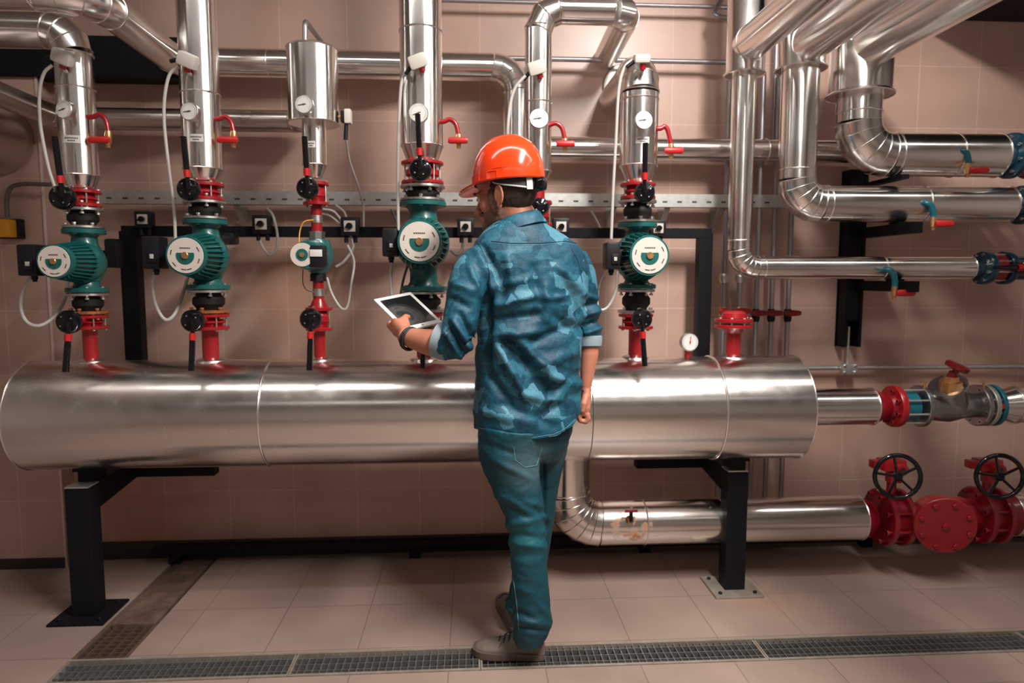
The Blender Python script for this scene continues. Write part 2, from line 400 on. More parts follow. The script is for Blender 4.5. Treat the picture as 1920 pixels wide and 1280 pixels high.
# ------------------------------------------------------------------ fittings
def butterfly(label, X, zt, zb, r, hub, lever, mark, group, small=False, Y=YC, gearY=None, withlever=True):
    """wafer valve between two red flanges; hub/lever/mark are photo points"""
    t = thing('butterfly_valve', label, 'valve', (X, Y, zb), group); H = zt-zb; th = min(.012, H*.22)
    for z, nm in ((zt-th/2, 'flange'), (zb+th/2, 'flange')): flange_ring((X, Y, z), Z_, r, th, 'red', t)
    MB().lathe((X, Y, zb+th), Z_, [(0, r*.62), (H*.18, r*.68), (H*.25, r*.80), (H-2*th-H*.25, r*.80), (H-2*th-H*.18, r*.68), (H-2*th, r*.62)], 32).build('valve_body', 'red', t)
    bolts((X, Y, (zt+zb)/2), Z_, r*.83, 6 if not small else 4, H+.012, t, r=.006, ph=.5)
    hp = P(hub[0], hub[1], Y/1.062); hr = hub[2]*mpp(hp)
    MB().cyl((X, Y-.02, hp.z), (hp.x, hp.y, hp.z), .016, .014, seg=16).build('valve_stem', 'red', t)
    k = MB(); k.lathe(hp+Y_*.016, -Y_, [(0, hr*.86), (.008, hr), (.026, hr), (.036, hr*.86), (.041, hr*.5), (.043, .001)], 36); hb = k.build('hub_cap', 'black', t)
    for a in (0.6, 2.2, 3.8, 5.3):
        MB().lathe(hp-Y_*.021+Vector((cos(a), 0, sin(a)))*hr*.55, -Y_, [(0, .004), (.004, .003)], 8).build('hub_screw', 'steel', hb)
    if withlever:
        p0 = P(hub[0], hub[1], hp.y-.03); p1 = P(lever[0], lever[1], hp.y-.045); d = (p1-p0)
        l = MB(); l.tube([p0, p0+d*.2, p0+d*.45, p1], [(.012, .008), (.011, .007), (.014, .010), (.015, .010)], 14, ref=Y_)
        lv = l.build('lever', 'black', t)
        q = P(mark[0], mark[1], hp.y-.045); tt = max(0, min(1, (q-p0).dot(d)/d.length_squared)); q = p0+d*tt; dn = d.normalized()
        MB().tube([q-dn*.013, q+dn*.013], [(.0155, .0115)]*2, 14, ref=Y_).build('lever_mark', 'redp', lv)
    return t
def bellows(label, X, zt, zb, r, group, low='steel', Y=YC, rust=False):
    t = thing('rubber_connector', label, 'pipe connector', (X, Y, zb), group); H = zt-zb; th = .011
    flange_ring((X, Y, zt-th/2), Z_, r, th, 'steel', t); flange_ring((X, Y, zb+th/2), Z_, r, th, 'rusty' if rust else 'steel', t)
    h = H-2*th; MB().lathe((X, Y, zb+th), Z_, [(0, r*.58), (h*.12, r*.60), (h*.35, r*.76), (h*.65, r*.76), (h*.88, r*.60), (h, r*.58)], 32).build('rubber_bellows', 'rubber', t)
    bolts((X, Y, zt), Z_, r*.82, 6, .05, t, r=.0075, ph=.2); bolts((X, Y, zb), Z_, r*.82, 6, .045, t, m='rusty' if rust else 'steel', r=.0075, ph=.75)
    return t
def pump(label, X, zt, zb, disc, rf, group, box=None, motr=1.45, big=False, Y=YC):
    t = thing('circulation_pump', label, 'pump', (X, Y, zb), group); th = .018
    dp = P(disc[0], disc[1], Y/1.075); R = disc[2]*mpp(dp); zc = dp.z
    flange_ring((X, Y, zt-th/2), Z_, rf, th, 'teal', t); flange_ring((X, Y, zb+th/2), Z_, rf, th, 'teal', t)
    H = zt-zb
    b = MB(); b.lathe((X, Y, zb+th), Z_, [(0, rf*.72), (H*.05, rf*.60), (H*.15, rf*.58), ((zc-zb-th)-R*1.3, rf*.62), ((zc-zb-th)-R*.6, R*1.18), ((zc-zb-th)+R*.6, R*1.18), ((zc-zb-th)+R*1.25, rf*.62), (H-2*th-H*.05, rf*.58), (H-2*th, rf*.72)], 36)
    b.lathe((X, Y+.03, zc), -Y_, [(0, R*1.2), (.04, R*1.42), (.075, R*1.45), (.09, R*1.35)], 40)
    b.build('pump_casing', 'teal', t)
    L = (Y-.045)-dp.y
    mo = MB(); mo.lathe((X, Y-.04, zc), -Y_, [(0, R*1.25), (L*.8, R*1.02), (L*.97, R*1.0), (L, R*1.06), (L+.008, R*1.12), (L+.014, R*1.10)], 48)
    mt = mo.build('motor_housing', 'teal', t)
    off = Vector((dp.x-X, 0, 0))*0
    fb = MB()
    for k in range(28):
        a = 2*pi*k/28; e = Vector((cos(a), 0, sin(a))); tg = Vector((-sin(a), 0, cos(a)))
        p0 = Vector((X, Y-.045, zc))+e*R*1.33; p1 = Vector((X, Y-.04-L*.86, zc))+e*R*1.07
        fb.bar(p0, p1, .0035, R*.22, up=e)
    fb.build('cooling_fins', 'teal', mt)
    fc = Vector((X, Y-.04-L-.014, zc))
    fp = MB().lathe(fc, -Y_, [(0, R*1.0), (.003, R*.99)], 48).build('face_plate', 'plate', t)
    # teal lower half disc with flat top
    c2 = MB(); pts = []
    r2 = R*.50
    vs = [fc+Vector((cos(a)*r2, -.0045, sin(a)*r2)) for a in [pi*.90+ (1.2*pi)*k/24 for k in range(25)]]
    vf = [c2.bm.verts.new(v) for v in vs]; vb = [c2.bm.verts.new(v+Y_*.002) for v in vs]
    c2.bm.faces.new(vf); c2.bm.faces.new(vb)
    for k in range(len(vf)): c2.bm.faces.new((vf[k], vf[(k+1) % len(vf)], vb[(k+1) % len(vf)], vb[k]))
    c2.build('face_badge', 'teal', fp, smooth=False)
    MB().lathe(fc-Y_*.003, -Y_, [(0, R*.20), (.006, R*.20), (.008, R*.17)], 24).build('vent_plug', 'brass', fp)
    ik = MB(); rnd = random.Random(int(X*100))
    for a0 in (-.5, .35, 2.8, 3.7, 4.45, 4.85):
        for j in range(3):
            a = a0+j*.11; q = fc+Vector((cos(a), 0, sin(a)))*R*.80-Y_*.0035; ik.box(q, (R*.05, .0008, R*.10), Matrix.Rotation(-a, 3, 'Y'))
    for j in range(6): ik.box(fc+Vector((-R*.25+j*R*.10, -.0035, R*.42)), (R*.07, .0008, R*.07))
    ik.build('face_print', 'ink', fp, smooth=False)
    if box:
        bp_ = P(box[0], box[1], Y-.10); w = box[2]*mpp(bp_); h = box[3]*mpp(bp_)
        bx = MB(); bx.box(bp_, (w, .085, h), bev=.008); bx.box((bp_+Vector((X, Y-.08, zc)))/2, (abs(X-bp_.x), .04, h*.5), bev=.004)
        tb = bx.build('terminal_box', 'blackp', t)
        f2 = MB(); f2.box(bp_+Vector((w*.12, -.046, -h*.12)), (w*.5, .006, h*.36), bev=.002); sw = f2.build('switch_cover', 'blackp', tb)
        MB().box(bp_+Vector((w*.12, -.050, -h*.12)), (w*.22, .005, h*.14), bev=.001).build('switch', 'cable', tb)
        MB().lathe(bp_+Vector((0, 0, -h/2)), -Z_, [(0, .011), (.012, .011), (.014, .008), (.022, .008)], 12).build('cable_gland', 'blackp', tb)
    return t
def gauge(label, px, py, rpx, Yg, Yp, X, group, tilt=-.12, needle=2.9, red=False):
    p = P(px, py, Yg); r = rpx*mpp(p)
    n = Vector((sin(tilt)*1.0, -1, .05)).normalized()
    t = thing('dial_gauge', label, 'gauge', p+Vector((0, 0, -r)), group)
    MB().lathe(p-n*.018, n, [(0, r*.8), (.004, r*.98), (.020, r), (.025, r*1.03), (.028, r*.98)], 36).build('gauge_case', 'steel', t)
    MB().lathe(p+n*.006, n, [(0, r*.90), (.0045, r*.90)], 36).build('dial_face', 'dial', t)
    u = n.cross(Z_).normalized()*-1; v = n.cross(u)*-1
    if v.z < 0: v = -v
    b = MB(); c = p+n*.0115; d = u*cos(needle)+v*sin(needle)
    b.bar(c-d*r*.25, c+d*r*.62, .003, .0012, up=n); b.lathe(c, n, [(0, r*.09), (.002, r*.09)], 12)
    b.build('needle', 'redp' if red else 'ink', t, smooth=False)
    tk = MB()
    for k in range(21):
        a = -.75+k*(pi+1.5)/20; e = u*cos(a)+v*sin(a); tk.bar(c-n*.0006+e*r*.72, c-n*.0006+e*r*.82, .0012, .0006, up=n)
    tk.build('dial_marks', 'ink', t, smooth=False)
    MB().cyl(p-n*.015, Vector((X, Yp, p.z)), .008, seg=12).build('stem', 'brass', t)
    return t
def vent(label, a, b, hl, hr_, hy, group, m='red', Ys=YC, metalY=None, mr=.009):
    """swan neck air vent: leaves pipe at a, curves to b, flat red grip from hl to hr at height hy"""
    Y = Ys-.03
    pa = P(a[0], a[1], Y); pb = P(b[0], b[1], Y); pm = P(b[0]-4, a[1]+2, Y); ps = P(a[0]-12, a[1], Y)
    t = thing('bleed_tap', label, 'tap', P(b[0], hy+20, Y), group)
    pth = smoothpath([ps, pa, (pa+pm)/2+Vector((0, 0, .010)), pm+Vector((-.003, 0, -.006)), pb], 6)
    MB().tube(pth, mr, 14).build('swan_neck', m, t)
    pe = P(b[0], hy+14, Y)
    MB().lathe(pb+Z_*.004, (pe-pb), [(0, .011), (.012, .013), ((pe-pb).length-.012, .012), ((pe-pb).length-.008, .009), ((pe-pb).length+.006, .008)], 12).build('brass_body', 'brass', t)
    g0 = P(hl, hy, Y-.018); g1 = P(hr_, hy, Y-.018)
    gb = MB(); gb.tube([g0, g0+(g1-g0)*.12, g0+(g1-g0)*.5, g0+(g1-g0)*.88, g1], [(.009, .005), (.013, .007), (.012, .007), (.013, .007), (.009, .005)], 14, ref=Z_)
    gb.build('grip', 'redp', t, label='flat red grip')
    return t
def sensor(label, px, py, X, r, group, ang=-.35, sz=(.068, .045, .05), Y0=YC, hose=None):
    Yb = Y0-r-.03; p = P(px, py, Yb)
    t = thing('pipe_sensor', label, 'sensor', p-Vector((0, 0, .04)), group)
    R = Matrix.Rotation(-ang, 3, 'Y') @ Matrix.Rotation(.25, 3, 'X')
    MB().box(p, sz, R, bev=.011).build('sensor_head', 'white', t)
    MB().cyl(p+R @ Vector((.006, 0, -.018)), p+R @ Vector((.006, 0, -.040)), .012, .011, seg=14).build('red_collar', 'red', t)
    q = p+R @ Vector((.006, 0, -.038)); MB().cyl(q, (X+(q.x-X)*.5, Y0-r*.7, q.z-.008), .007, seg=10).build('probe', 'steel', t)
    MB().cyl(p+R @ Vector((-sz[0]*.42, 0, -.008)), p+R @ Vector((-sz[0]*.42-.03, 0, -.028)), .0075, seg=10).build('cable_gland', 'blackp', t)
    return t
def cable(label, pts, r=.006, m='cable', name='cable', group=None):
    o = MB().tube(smoothpath([P(*q) for q in pts], 7), r, 10).build(name, m); return tag(o, label, 'cable', group)
def label_plate(parent, px, py, w, h, X, r):
    p = P(px, py, YC-r-.001); ww = w*mpp(p); hh = h*mpp(p)
    # follows the jacket
    b = MB(); n = 8; a0 = math.asin(max(-.95, min(.95, (p.x-X)/r))); da = ww/r; V = []
    for k in range(n+1):
        a = a0-da/2+da*k/n; V.append((b.bm.verts.new((X+sin(a)*(r+.0012), YC-cos(a)*(r+.0012), p.z-hh/2)), b.bm.verts.new((X+sin(a)*(r+.0012), YC-cos(a)*(r+.0012), p.z+hh/2))))
    for k in range(n): b.bm.faces.new((V[k][0], V[k+1][0], V[k+1][1], V[k][1]))
    lp = b.build('pipe_label', 'dial', parent)
    i = MB()
    for row, cnt in ((.12, 7), (-.22, 4)):
        for k in range(cnt):
            a = a0+(k-(cnt-1)/2)*da*.11; i.box((X+sin(a)*(r+.002), YC-cos(a)*(r+.002), p.z+hh*row), (ww*.07, .0006, hh*.16), Matrix.Rotation(a, 3, 'Z'))
    i.build('label_print', 'ink', lp, smooth=False)

# ------------------------------------------------------------------ pump columns
GV = 'butterfly valves on the pump columns'; GP = 'circulation pumps above the header'; GB = 'rubber connectors of the pump columns'
GG = 'dial gauges on the risers'; GT = 'bleed taps on the risers'; GS = 'white sensors on the risers'
NM = {1: 'leftmost pump', 2: 'second pump from the left', 3: 'small third pump', 4: 'fourth pump, nearest left of the man', 5: 'pump right of the man'}
def column(k, ax, rp_px, ytop, ycone, yc2, rc, v1, b1, pt, pb, b2, v2, disc, box, rn, hub1, lev1, mk1, hub2, lev2, mk2, rf, rust=False, toppts=None, seams=(), lab=None):
    X = colx(ax, 480); pc = P(ax, 300, YC); r = rp_px*mpp(pc); who = NM[k]
    z = lambda y: zpy(ax, y)
    riser_label = {1: 'leftmost vertical aluminium riser, elbowed to the left at its top', 2: 'tall aluminium riser second from the left, rising out of frame',
        4: 'widest tall aluminium riser, just left of the orange helmet', 5: 'short aluminium riser right of the man, elbowed back into the wall'}[k]
    pts = toppts if toppts else [(X, YC, z(ytop))]
    pts = [Vector(p) for p in pts]+[Vector((X, YC, z(ycone)))]
    t = clad_pipe('insulated_riser', riser_label, pts, r, R=r*1.25, seams=[((X, YC, z(s)), Z_) for s in seams], cone=((X, YC, z(ycone)), (X, YC, z(yc2)), rc*mpp(pc)), n=3)
    if lab: label_plate(t, lab[0], lab[1], lab[2], lab[3], X, r)
    rf = rf*mpp(pc)
    butterfly('red valve with raised black lever above the '+who, X, z(v1[0]), z(v1[1]), rf*.94, hub1, lev1, mk1, GV)
    bellows('black rubber connector above the '+who, X, z(b1[0]), z(b1[1]), rf, GB)
    pump({1: 'teal pump farthest to the left, round pale face plate', 2: 'teal pump second from the left, above the header', 4: 'largest teal pump, just left of the man in the helmet', 5: 'teal pump right of the man, pale round face'}[k],
         X, z(pt), z(pb), disc, rf*1.05, GP, box)
    bellows('black rubber connector below the '+who, X, z(b2[0]), z(b2[1]), rf, GB, rust=rust)
    butterfly('red valve with hanging lever below the '+who, X, z(v2[0]), z(v2[1]), rf*.94, hub2, lev2, mk2, GV)
    nozzle(X, z(v2[1]), rn*mpp(pc)); return X, r, t
c1top = [P(-120, 52, YC), Vector((colx(160, 480), YC, zpy(160, 60)))]
c1top = [Vector((P(-160, 50, YC).x, YC, zpy(60, 57))), Vector((colx(160), YC, zpy(60, 57)))]
X1, R1, _ = column(1, 160, 32, 0, 330, 354, 22, (357, 388), (390, 429), 430, 548, (549, 588), (590, 616), (109, 490, 29), (63, 488, 34, 58), 13,
    (118, 370, 23), (103, 256), (107, 336), (130, 603, 22), (123, 697), (118, 632), 35, True, c1top, (103, 168), (133, 260, 30, 14))
X2, R2, _ = column(2, 388, 35, -260, 318, 340, 24, (344, 376), (377, 412), 413, 542, (543, 586), (588, 617), (345, 479, 33), (292, 474, 30, 60), 15,
    (354, 355, 21), (344, 256), (345, 325), (362, 601, 21), (359, 695), (357, 631), 38, True, None, (178,), (367, 258, 26, 14))
X4, R4, _ = column(4, 794, 39, -260, 275, 302, 29, (304, 346), (348, 378), 379, 545, (546, 584), (586, 616), (789, 453, 37), (733, 455, 28, 52), 15,
    (788, 318, 21), (783, 214), (784, 284), (796, 601, 21), (792, 690), (792, 631), 42, False, None, (60,))
c5top = [Vector((colx(1194)-.0, YW+.02, zpy(1194, 158)+.055)), Vector((colx(1194), YC, zpy(1194, 158)+.055))]
X5, R5, _ = column(5, 1194, 35, 0, 312, 342, 22, (344, 374), (376, 418), 419, 541, (542, 586), (588, 616), (1209, 479, 34), (1146, 480, 26, 50), 13,
    (1208, 361, 19), (1210, 268), (1210, 330), (1203, 598, 19), (1209, 686), (1207, 628), 35, False, c5top, (188, 172), (1205, 262, 26, 12))

# column 3 : pot, thin riser, small pump
X3 = colx(596); z3 = lambda y: zpy(594, y); m3 = mpp(P(594, 400, YC))
can = thing('expansion_pot', 'wide aluminium pot with a bent tube on top, above the small pump', 'vessel', (X3, YC, z3(236)))
rc3 = 46*m3
MB().lathe((X3, YC, z3(233)), Z_, [(0, rc3), (z3(92)-z3(233), rc3), (z3(92)-z3(233)+.006, rc3*.9)], 56).build('pot_jacket', 'alu_Z', can)
for y in (232, 93): MB().torus((X3, YC, z3(y)), Z_, rc3, .003, 56, 8).build('rim', 'band', can)
tp = [P(571, 100, YC), P(571, 42, YC), P(580, 40, YC+.03), P(612, 95, YC+.2)]
MB().tube(fillet([P(572, 100, YC), P(572, 38, YC), Vector((P(612, 95, YW).x, YW-.03, P(612, 92, YW).z))], .03, 6)[0], .010, 14).build('vent_tube', 'conduit', can)
r3 = 22*m3
t3 = clad_pipe('insulated_riser', 'short thin aluminium riser hanging under the wide pot', [(X3, YC, z3(233)), (X3, YC, z3(310))], r3, cone=((X3, YC, z3(310)), (X3, YC, z3(334)), 11*m3))
label_plate(t3, 583, 270, 16, 12, X3, r3)
butterfly('small red double-flanged valve under the thin riser, lever raised', X3, z3(342), z3(385), 24*m3, (577, 353, 20), (571, 256), (572, 322), GV, True)
sp = thing('circulation_pump', 'smallest teal pump, third from the left, on a thin red pipe', 'pump', (X3, YC, z3(525)), GP)
MB().cyl((X3, YC, z3(385)), (X3, YC, z3(436)), 10*m3).build('upper_pipe', 'redm', sp)
MB().cyl((X3, YC, z3(525)), (X3, YC, z3(560)), 10*m3).build('lower_pipe', 'redm', sp)
for y in (411, 548): MB().cyl((X3, YC, z3(y-7)), (X3, YC, z3(y+7)), 10.8*m3).build('clamp', 'steel', sp)
for y in (441, 520): MB().lathe((X3, YC, z3(y+7)), Z_, [(0, 15*m3), (14*m3, 15*m3)], 8).build('union_nut', 'rubber' if y > 500 else 'cast', sp)
zc = z3(480)
MB().lathe((X3, YC, z3(513)), Z_, [(0, .026), (.02, .045), (.05, .06), (.09, .06), (.13, .045), (z3(448)-z3(513), .028)], 32).build('pump_casing', 'teal', sp)
dp = P(584, 478, YC-.15)
mh = MB(); mh.lathe((X3-.006, YC-.01, zc), -Y_, [(0, .062), (.10, .056), (.13, .054), (.142, .050)], 36)
mh.box((X3-.012, YC-.10, zc), (.10, .07, .085), bev=.02)
mh.build('motor_housing', 'teal', sp)
MB().box((X3+.032, YC-.135, zc-.005), (.062, .045, .082), bev=.01).build('control_box', 'blackp', sp)
fp = MB().lathe((X3-.022, YC-.152, zc), -Y_, [(0, .044), (.004, .043)], 36).build('face_plate', 'plate', sp)
MB().lathe((X3-.022, YC-.156, zc), -Y_, [(0, .022), (.002, .022)], 30).build('face_badge', 'teal', fp)
MB().lathe((X3-.022, YC-.158, zc), -Y_, [(0, .010), (.005, .009)], 20).build('vent_plug', 'brass', fp)
MB().box((X3+.030, YC-.160, zc+.006), (.045, .004, .026), bev=.001).build('rating_label', 'dial', sp)
butterfly('small red double-flanged valve below the smallest pump, lever hanging', X3, z3(576), z3(619), 25*m3, (583, 598, 20), (580, 694), (580, 628), GV, True)
o = MB().lathe((X3, YC, z3(576)), Z_, [(0, .034), (.012, .031), (z3(560)-z3(576), 10*m3)], 28).build('pipe_reducer', 'red'); tag(o, 'small red cone joining the thin red pipe to the valve below', 'pipe fitting')
nozzle(X3, z3(619), 11*m3)

# column 6 : behind the man
X6 = colx(1008); z6 = lambda y: zpy(1005, y); m6 = mpp(P(1005, 300, YC)); r6 = 25*m6
zt6 = zpy(1100, 20)
xr6 = P(1180, 20, YC).x
clad_pipe('insulated_riser', 'aluminium riser behind the orange helmet, bending right along the top of the frame',
    [(xr6, YW+.02, zt6-.03), (xr6, YC, zt6), (X6, YC, zt6), (X6, YC, z6(322))], r6, R=[r6*1.15, r6*1.5], n=2,
    seams=[((X6, YC, z6(52)), Z_), ((X6, YC, z6(193)), Z_), ((P(1048, 20, YC).x, YC, zt6), X_), ((P(1150, 20, YC).x, YC, zt6), X_)],
    cone=((X6, YC, z6(322)), (X6, YC, z6(345)), 13*m6))
butterfly('red valve with black hub half hidden behind the back of the neck', X6, z6(378), z6(425), 27*m6, (1012, 388, 17), (1008, 300), (1008, 330), GV, True, withlever=False)
MB_ = MB().cyl((X6, YC, z6(345)), (X6, YC, z6(378)), 13*m6).build('pipe_piece', 'redm'); tag(MB_, 'short red pipe piece directly behind the helmet rim', 'pipe')
o = MB().cyl((X6, YC, TT-.01), (X6, YC, z6(425)), 12*m6).build('red_pipe', 'redm'); tag(o, 'thin red pipe hidden behind the man back down to the header', 'pipe')

# blind stub on the right of the header
Xs = colx(1379); mS = mpp(P(1379, 600, YC))
nozzle(Xs, zpy(1379, 618), 14*mS)
t = thing('blind_flange', 'red blind-flanged stub on the right end of the header', 'flange', (Xs, YC, zpy(1379, 618)))
MB().lathe((Xs, YC, zpy(1379, 624)), Z_, [(0, 15*mS), (.012, 18*mS), (.02, 22*mS)], 32).build('neck', 'redm', t)
flange_ring((Xs, YC, zpy(1379, 611)), Z_, 35*mS, .014, 'red', t); flange_ring((Xs, YC, zpy(1379, 600)), Z_, 35*mS, .014, 'red', t)
MB().lathe((Xs, YC, zpy(1379, 596)), Z_, [(0, 24*mS), (.02, 22*mS), (.03, 15*mS)], 32).build('cap', 'red', t)
bolts((Xs, YC, zpy(1379, 605)), Z_, 30*mS, 8, .045, t)

# gauges, taps, sensors
GGl = 'round white dial gauge on the '
gauge(GGl+'leftmost riser', 123, 206, 17, 2.60, YC-R1*.6, X1, GG, -.25, 2.7+.7)
gauge(GGl+'second riser from the left', 357, 210, 17, 2.60, YC-R2*.6, X2, GG, -.15, 3.25)
gauge(GGl+'wide pot above the small pump', 571, 197, 17, 2.585, YC-.06, X3-.03, GG, -.1, 3.3)
gauge('round white dial gauge partly behind a raised lever, on the widest riser', 785, 213, 18, 2.585, YC-R4*.6, X4, GG, 0, 3.5)
gauge('blank-looking white dial gauge just above the orange helmet', 1010, 223, 17.5, 2.60, YC-r6*.6, X6, GG, .05, 3.3)
gauge(GGl+'riser right of the man', 1206, 226, 16.5, 2.60, YC-R5*.6, X5, GG, .1, 3.3)
g = gauge('small red-needled dial gauge standing on the header, left of the black post', 1292, 641, 17, 2.70, YC, P(1292, 640, 2.72).x, 'gauge on the header', .1, 1.45, True)
pg = P(1292, 658, 2.70); MB().cyl((pg.x, YC, TT-.01), (pg.x, YC, pg.z+.006), .012).build('red_socket', 'red', g)
vent('red bleed tap with red grip on the leftmost riser', (174, 219), (203, 248), 166, 205, 262, GT)
vent('red bleed tap with red grip on the second riser from the left', (410, 223), (438, 248), 407, 446, 262, GT)
vent('red bleed tap on the widest riser, left of the helmet', (832, 228), (860, 254), 840, 877, 263, GT)
vent('red bleed tap right above the orange helmet', (1028, 235), (1059, 262), 1043, 1078, 269, GT)
vent('red bleed tap on the riser right of the man', (1238, 241), (1258, 272), 1246, 1281, 282, GT)
sensor('white sensor head on the leftmost riser', 118, 107, X1, R1, GS, -.4)
sensor('white sensor head on the second riser from the left', 352, 113, X2, R2, GS, -.4)
sensor('white sensor head on the widest riser', 783, 115, X4, R4, GS, .35)
sensor('white sensor head on the riser above the orange helmet', 1006, 127, X6, r6, GS, .3)
sensor('white sensor head on top of the riser right of the man', 1203, 110, X5, R5, GS, .05, (.062, .045, .032))
t = thing('pipe_sensor', 'small upright white sensor beside the right edge of the wide pot', 'sensor', P(650, 235, YC), GS)
ps = P(650, 219, YC); MB().box(ps+Vector((.006, 0, 0)), (.026, .04, .055), bev=.006).build('sensor_head', 'white', t); MB().box(ps-Vector((.013, 0, 0)), (.016, .034, .042), bev=.003).build('sensor_base', 'blackp', t)
MB().cyl(ps-Vector((.015, 0, 0)), (X3+rc3-.004, YC, ps.z), .007).build('probe', 'brass', t)
MB().cyl(ps-Vector((.002, 0, .025)), P(648, 262, YC), .008).build('cable_gland', 'blackp', t)

# cables
GC = 'grey sensor and pump cables'
Yh = YC-.09
cable('grey hose cable hanging from the leftmost white sensor', [(98, 122, Yh), (82, 138, Yh), (74, 175, Yh), (76, 235, Yh), (90, 310, Yh), (103, 352, Yh)], group=GC)
cable('grey cable hanging beside the second riser down to its pump', [(335, 125, Yh), (318, 140, Yh), (309, 180, Yh), (308, 230, Yh), (316, 310, Yh), (326, 390, Yh), (329, 448, Yh)], group=GC)
cable('grey cable dropping along the left side of the widest riser to the big pump box', [(762, 135, Yh), (752, 160, Yh), (747, 260, Yh), (746, 350, Yh), (747, 432, Yh)], group=GC)
cable('second grey cable along the widest riser, on its metal face', [(762, 150, Yh), (758, 180, Yh), (759, 230, Yh), (761, 268, Yh)], .0045, group=GC)
cable('grey cable curving down behind the top of the orange helmet', [(985, 142, Yh), (966, 165, Yh), (956, 200, Yh), (951, 260, Yh), (950, 330, Yh+.1)], group=GC)
cable('long grey cable down the left side of the riser right of the man', [(1186, 112, Yh), (1170, 128, Yh), (1160, 170, Yh), (1155, 260, Yh), (1150, 350, Yh), (1146, 448, Yh)], group=GC)
cable('grey cable slanting from the small upright sensor to the switch row', [(649, 262, YC+.02), (655, 300, YC+.1), (672, 350, YC+.2), (681, 385, 2.98), (682, 425, 2.98)], .0045, group=GC)
cable('grey cable loop under the leftmost pump', [(62, 516, Yh), (45, 540, Yh), (39, 575, Yh), (50, 603, Yh), (75, 610, Yh+.05), (103, 592, Yh+.1), (122, 560, Yh+.15), (128, 520, Yh+.2)], .0065, group=GC)
cable('grey cable loop under the second pump from the left', [(293, 503, Yh), (287, 530, Yh), (292, 570, Yh), (308, 598, Yh), (325, 592, Yh+.05), (340, 560, Yh+.1), (352, 520, Yh+.15)], .0065, group=GC)
cable('grey cable loop right of the small pump', [(613, 520, YC), (622, 550, YC), (640, 578, YC), (652, 573, YC+.05), (659, 530, YC+.1), (664, 490, YC+.15), (652, 460, YC+.2)], .005, group=GC)
cable('grey cable running down from the box of the big pump to the tablet', [(737, 480, Yh), (733, 510, Yh), (735, 555, Yh), (745, 590, Yh)], .006, group=GC)
cable('dark cable behind the tablet, left of the big pump', [(764, 498, YC), (755, 530, YC), (748, 570, YC+.05)], .005, 'cabled', group=GC)
cable('grey cable loop left of the pump right of the man', [(1158, 508, Yh), (1155, 545, Yh), (1140, 575, Yh), (1124, 580, Yh), (1120, 560, Yh+.05), (1130, 520, Yh+.1), (1142, 505, Yh+.05)], .0055, group=GC)
cable('thin yellow wire between the clamp and the small pump', [(588, 412, YC-.02), (570, 416, YC-.03), (562, 435, YC-.03), (561, 462, YC-.06)], .0025, 'orangec')
cable('thin wire from the small pump to the lower clamp', [(568, 505, YC-.06), (568, 530, YC-.05), (575, 543, YC-.03), (590, 548, YC-.02)], .002, 'cabled')

# ------------------------------------------------------------------ wall pipes behind
YB = 3.06
mB = mpp(P(700, 120, YB)); ru = 26*mB
zu = P(885, 126, YB).z
def wz(py): return P(885, py, YB).z
# big overhead pipe at the top left: along x, elbow, back to wall, elbow, along wall
Yq = 2.38
pA = P(-200, 14, Yq); pE = P(175, 14, Yq)
xk = P(330, 118, YB).x
clad_pipe('insulated_pipe', 'large aluminium pipe at the top left, turning to the wall and running behind the risers',
    [(P(-300, 14, Yq).x, Yq, zu+.012), (xk, Yq, zu+.012), (xk, YB, zu), (P(968, 126, YB).x, YB, zu), (P(968, 126, YB).x, YB, wz(262))], ru, R=[.16, .07, .10], n=4,
    seams=[((xk-.16, Yq, zu+.012), X_), ((P(505, 118, YB).x, YB, zu), X_)])
# lower wall pipe left
zl = wz(232); rl = 20*mB; xl = P(135, 222, YB).x-.06
clad_pipe('insulated_pipe', 'dull aluminium pipe from the left edge, running low behind the first two risers',
    [(xl, 1.6, zl+.02), (xl, YB, zl), (P(560, 225, YB).x, YB, zl), (P(600, 225, YC+.1).x, YC+.04, zl)], rl, R=[.08, .05], m='alu_d', seams=[((xl, 2.45, zl+.012), Y_)])
# wall pipe right
zr = wz(276); rr_ = 22*mB
clad_pipe('insulated_pipe', 'horizontal aluminium wall pipe right of the helmet, passing behind the right-hand risers',
    [(P(960, 272, YB).x, YB, zr), (P(1640, 272, YB).x, YB, zr)], rr_, seams=[((P(1436, 272, YB).x, YB, zr), X_)])
# big duct left
o = MB().cyl((P(25, 255, YW).x, 1.2, wz(268)), (P(25, 255, YW).x, 3.09, wz(268)), .15, seg=48).build('duct_shape', 'alu_d'); tag(o, 'broad dull metal duct cut by the left edge, under the slanting pipe', 'duct')
# dark beam upper left
o = MB().box(((P(-150, 120, 3.14).x+P(345, 120, 3.14).x)/2, 3.13, P(885, 124, 3.12).z), (P(345, 120, 3.14).x-P(-150, 120, 3.14).x, .10, .17)).build('steel_beam', 'blackm', smooth=False); tag(o, 'black steel beam on the wall behind the leftmost risers', 'beam')
# wall rosette
o = MB().lathe((P(1165, 165, YW).x+.02, YW-.012, P(1165, 165, YW).z), -Y_, [(-.005, .11), (.004, .105), (.008, .085)], 48).build('wall_rosette', 'alu_d'); tag(o, 'round metal wall plate where the short right riser enters the wall', 'wall plate')

o = MB().box((2.5, 2.77, 2.80), (.9, .84, .56), bev=.004).build('duct_shape', 'blackm'); tag(o, 'added dark box under the ceiling, shading the top right corner', 'duct')  # invented box, added to throw shade on the upper right wall
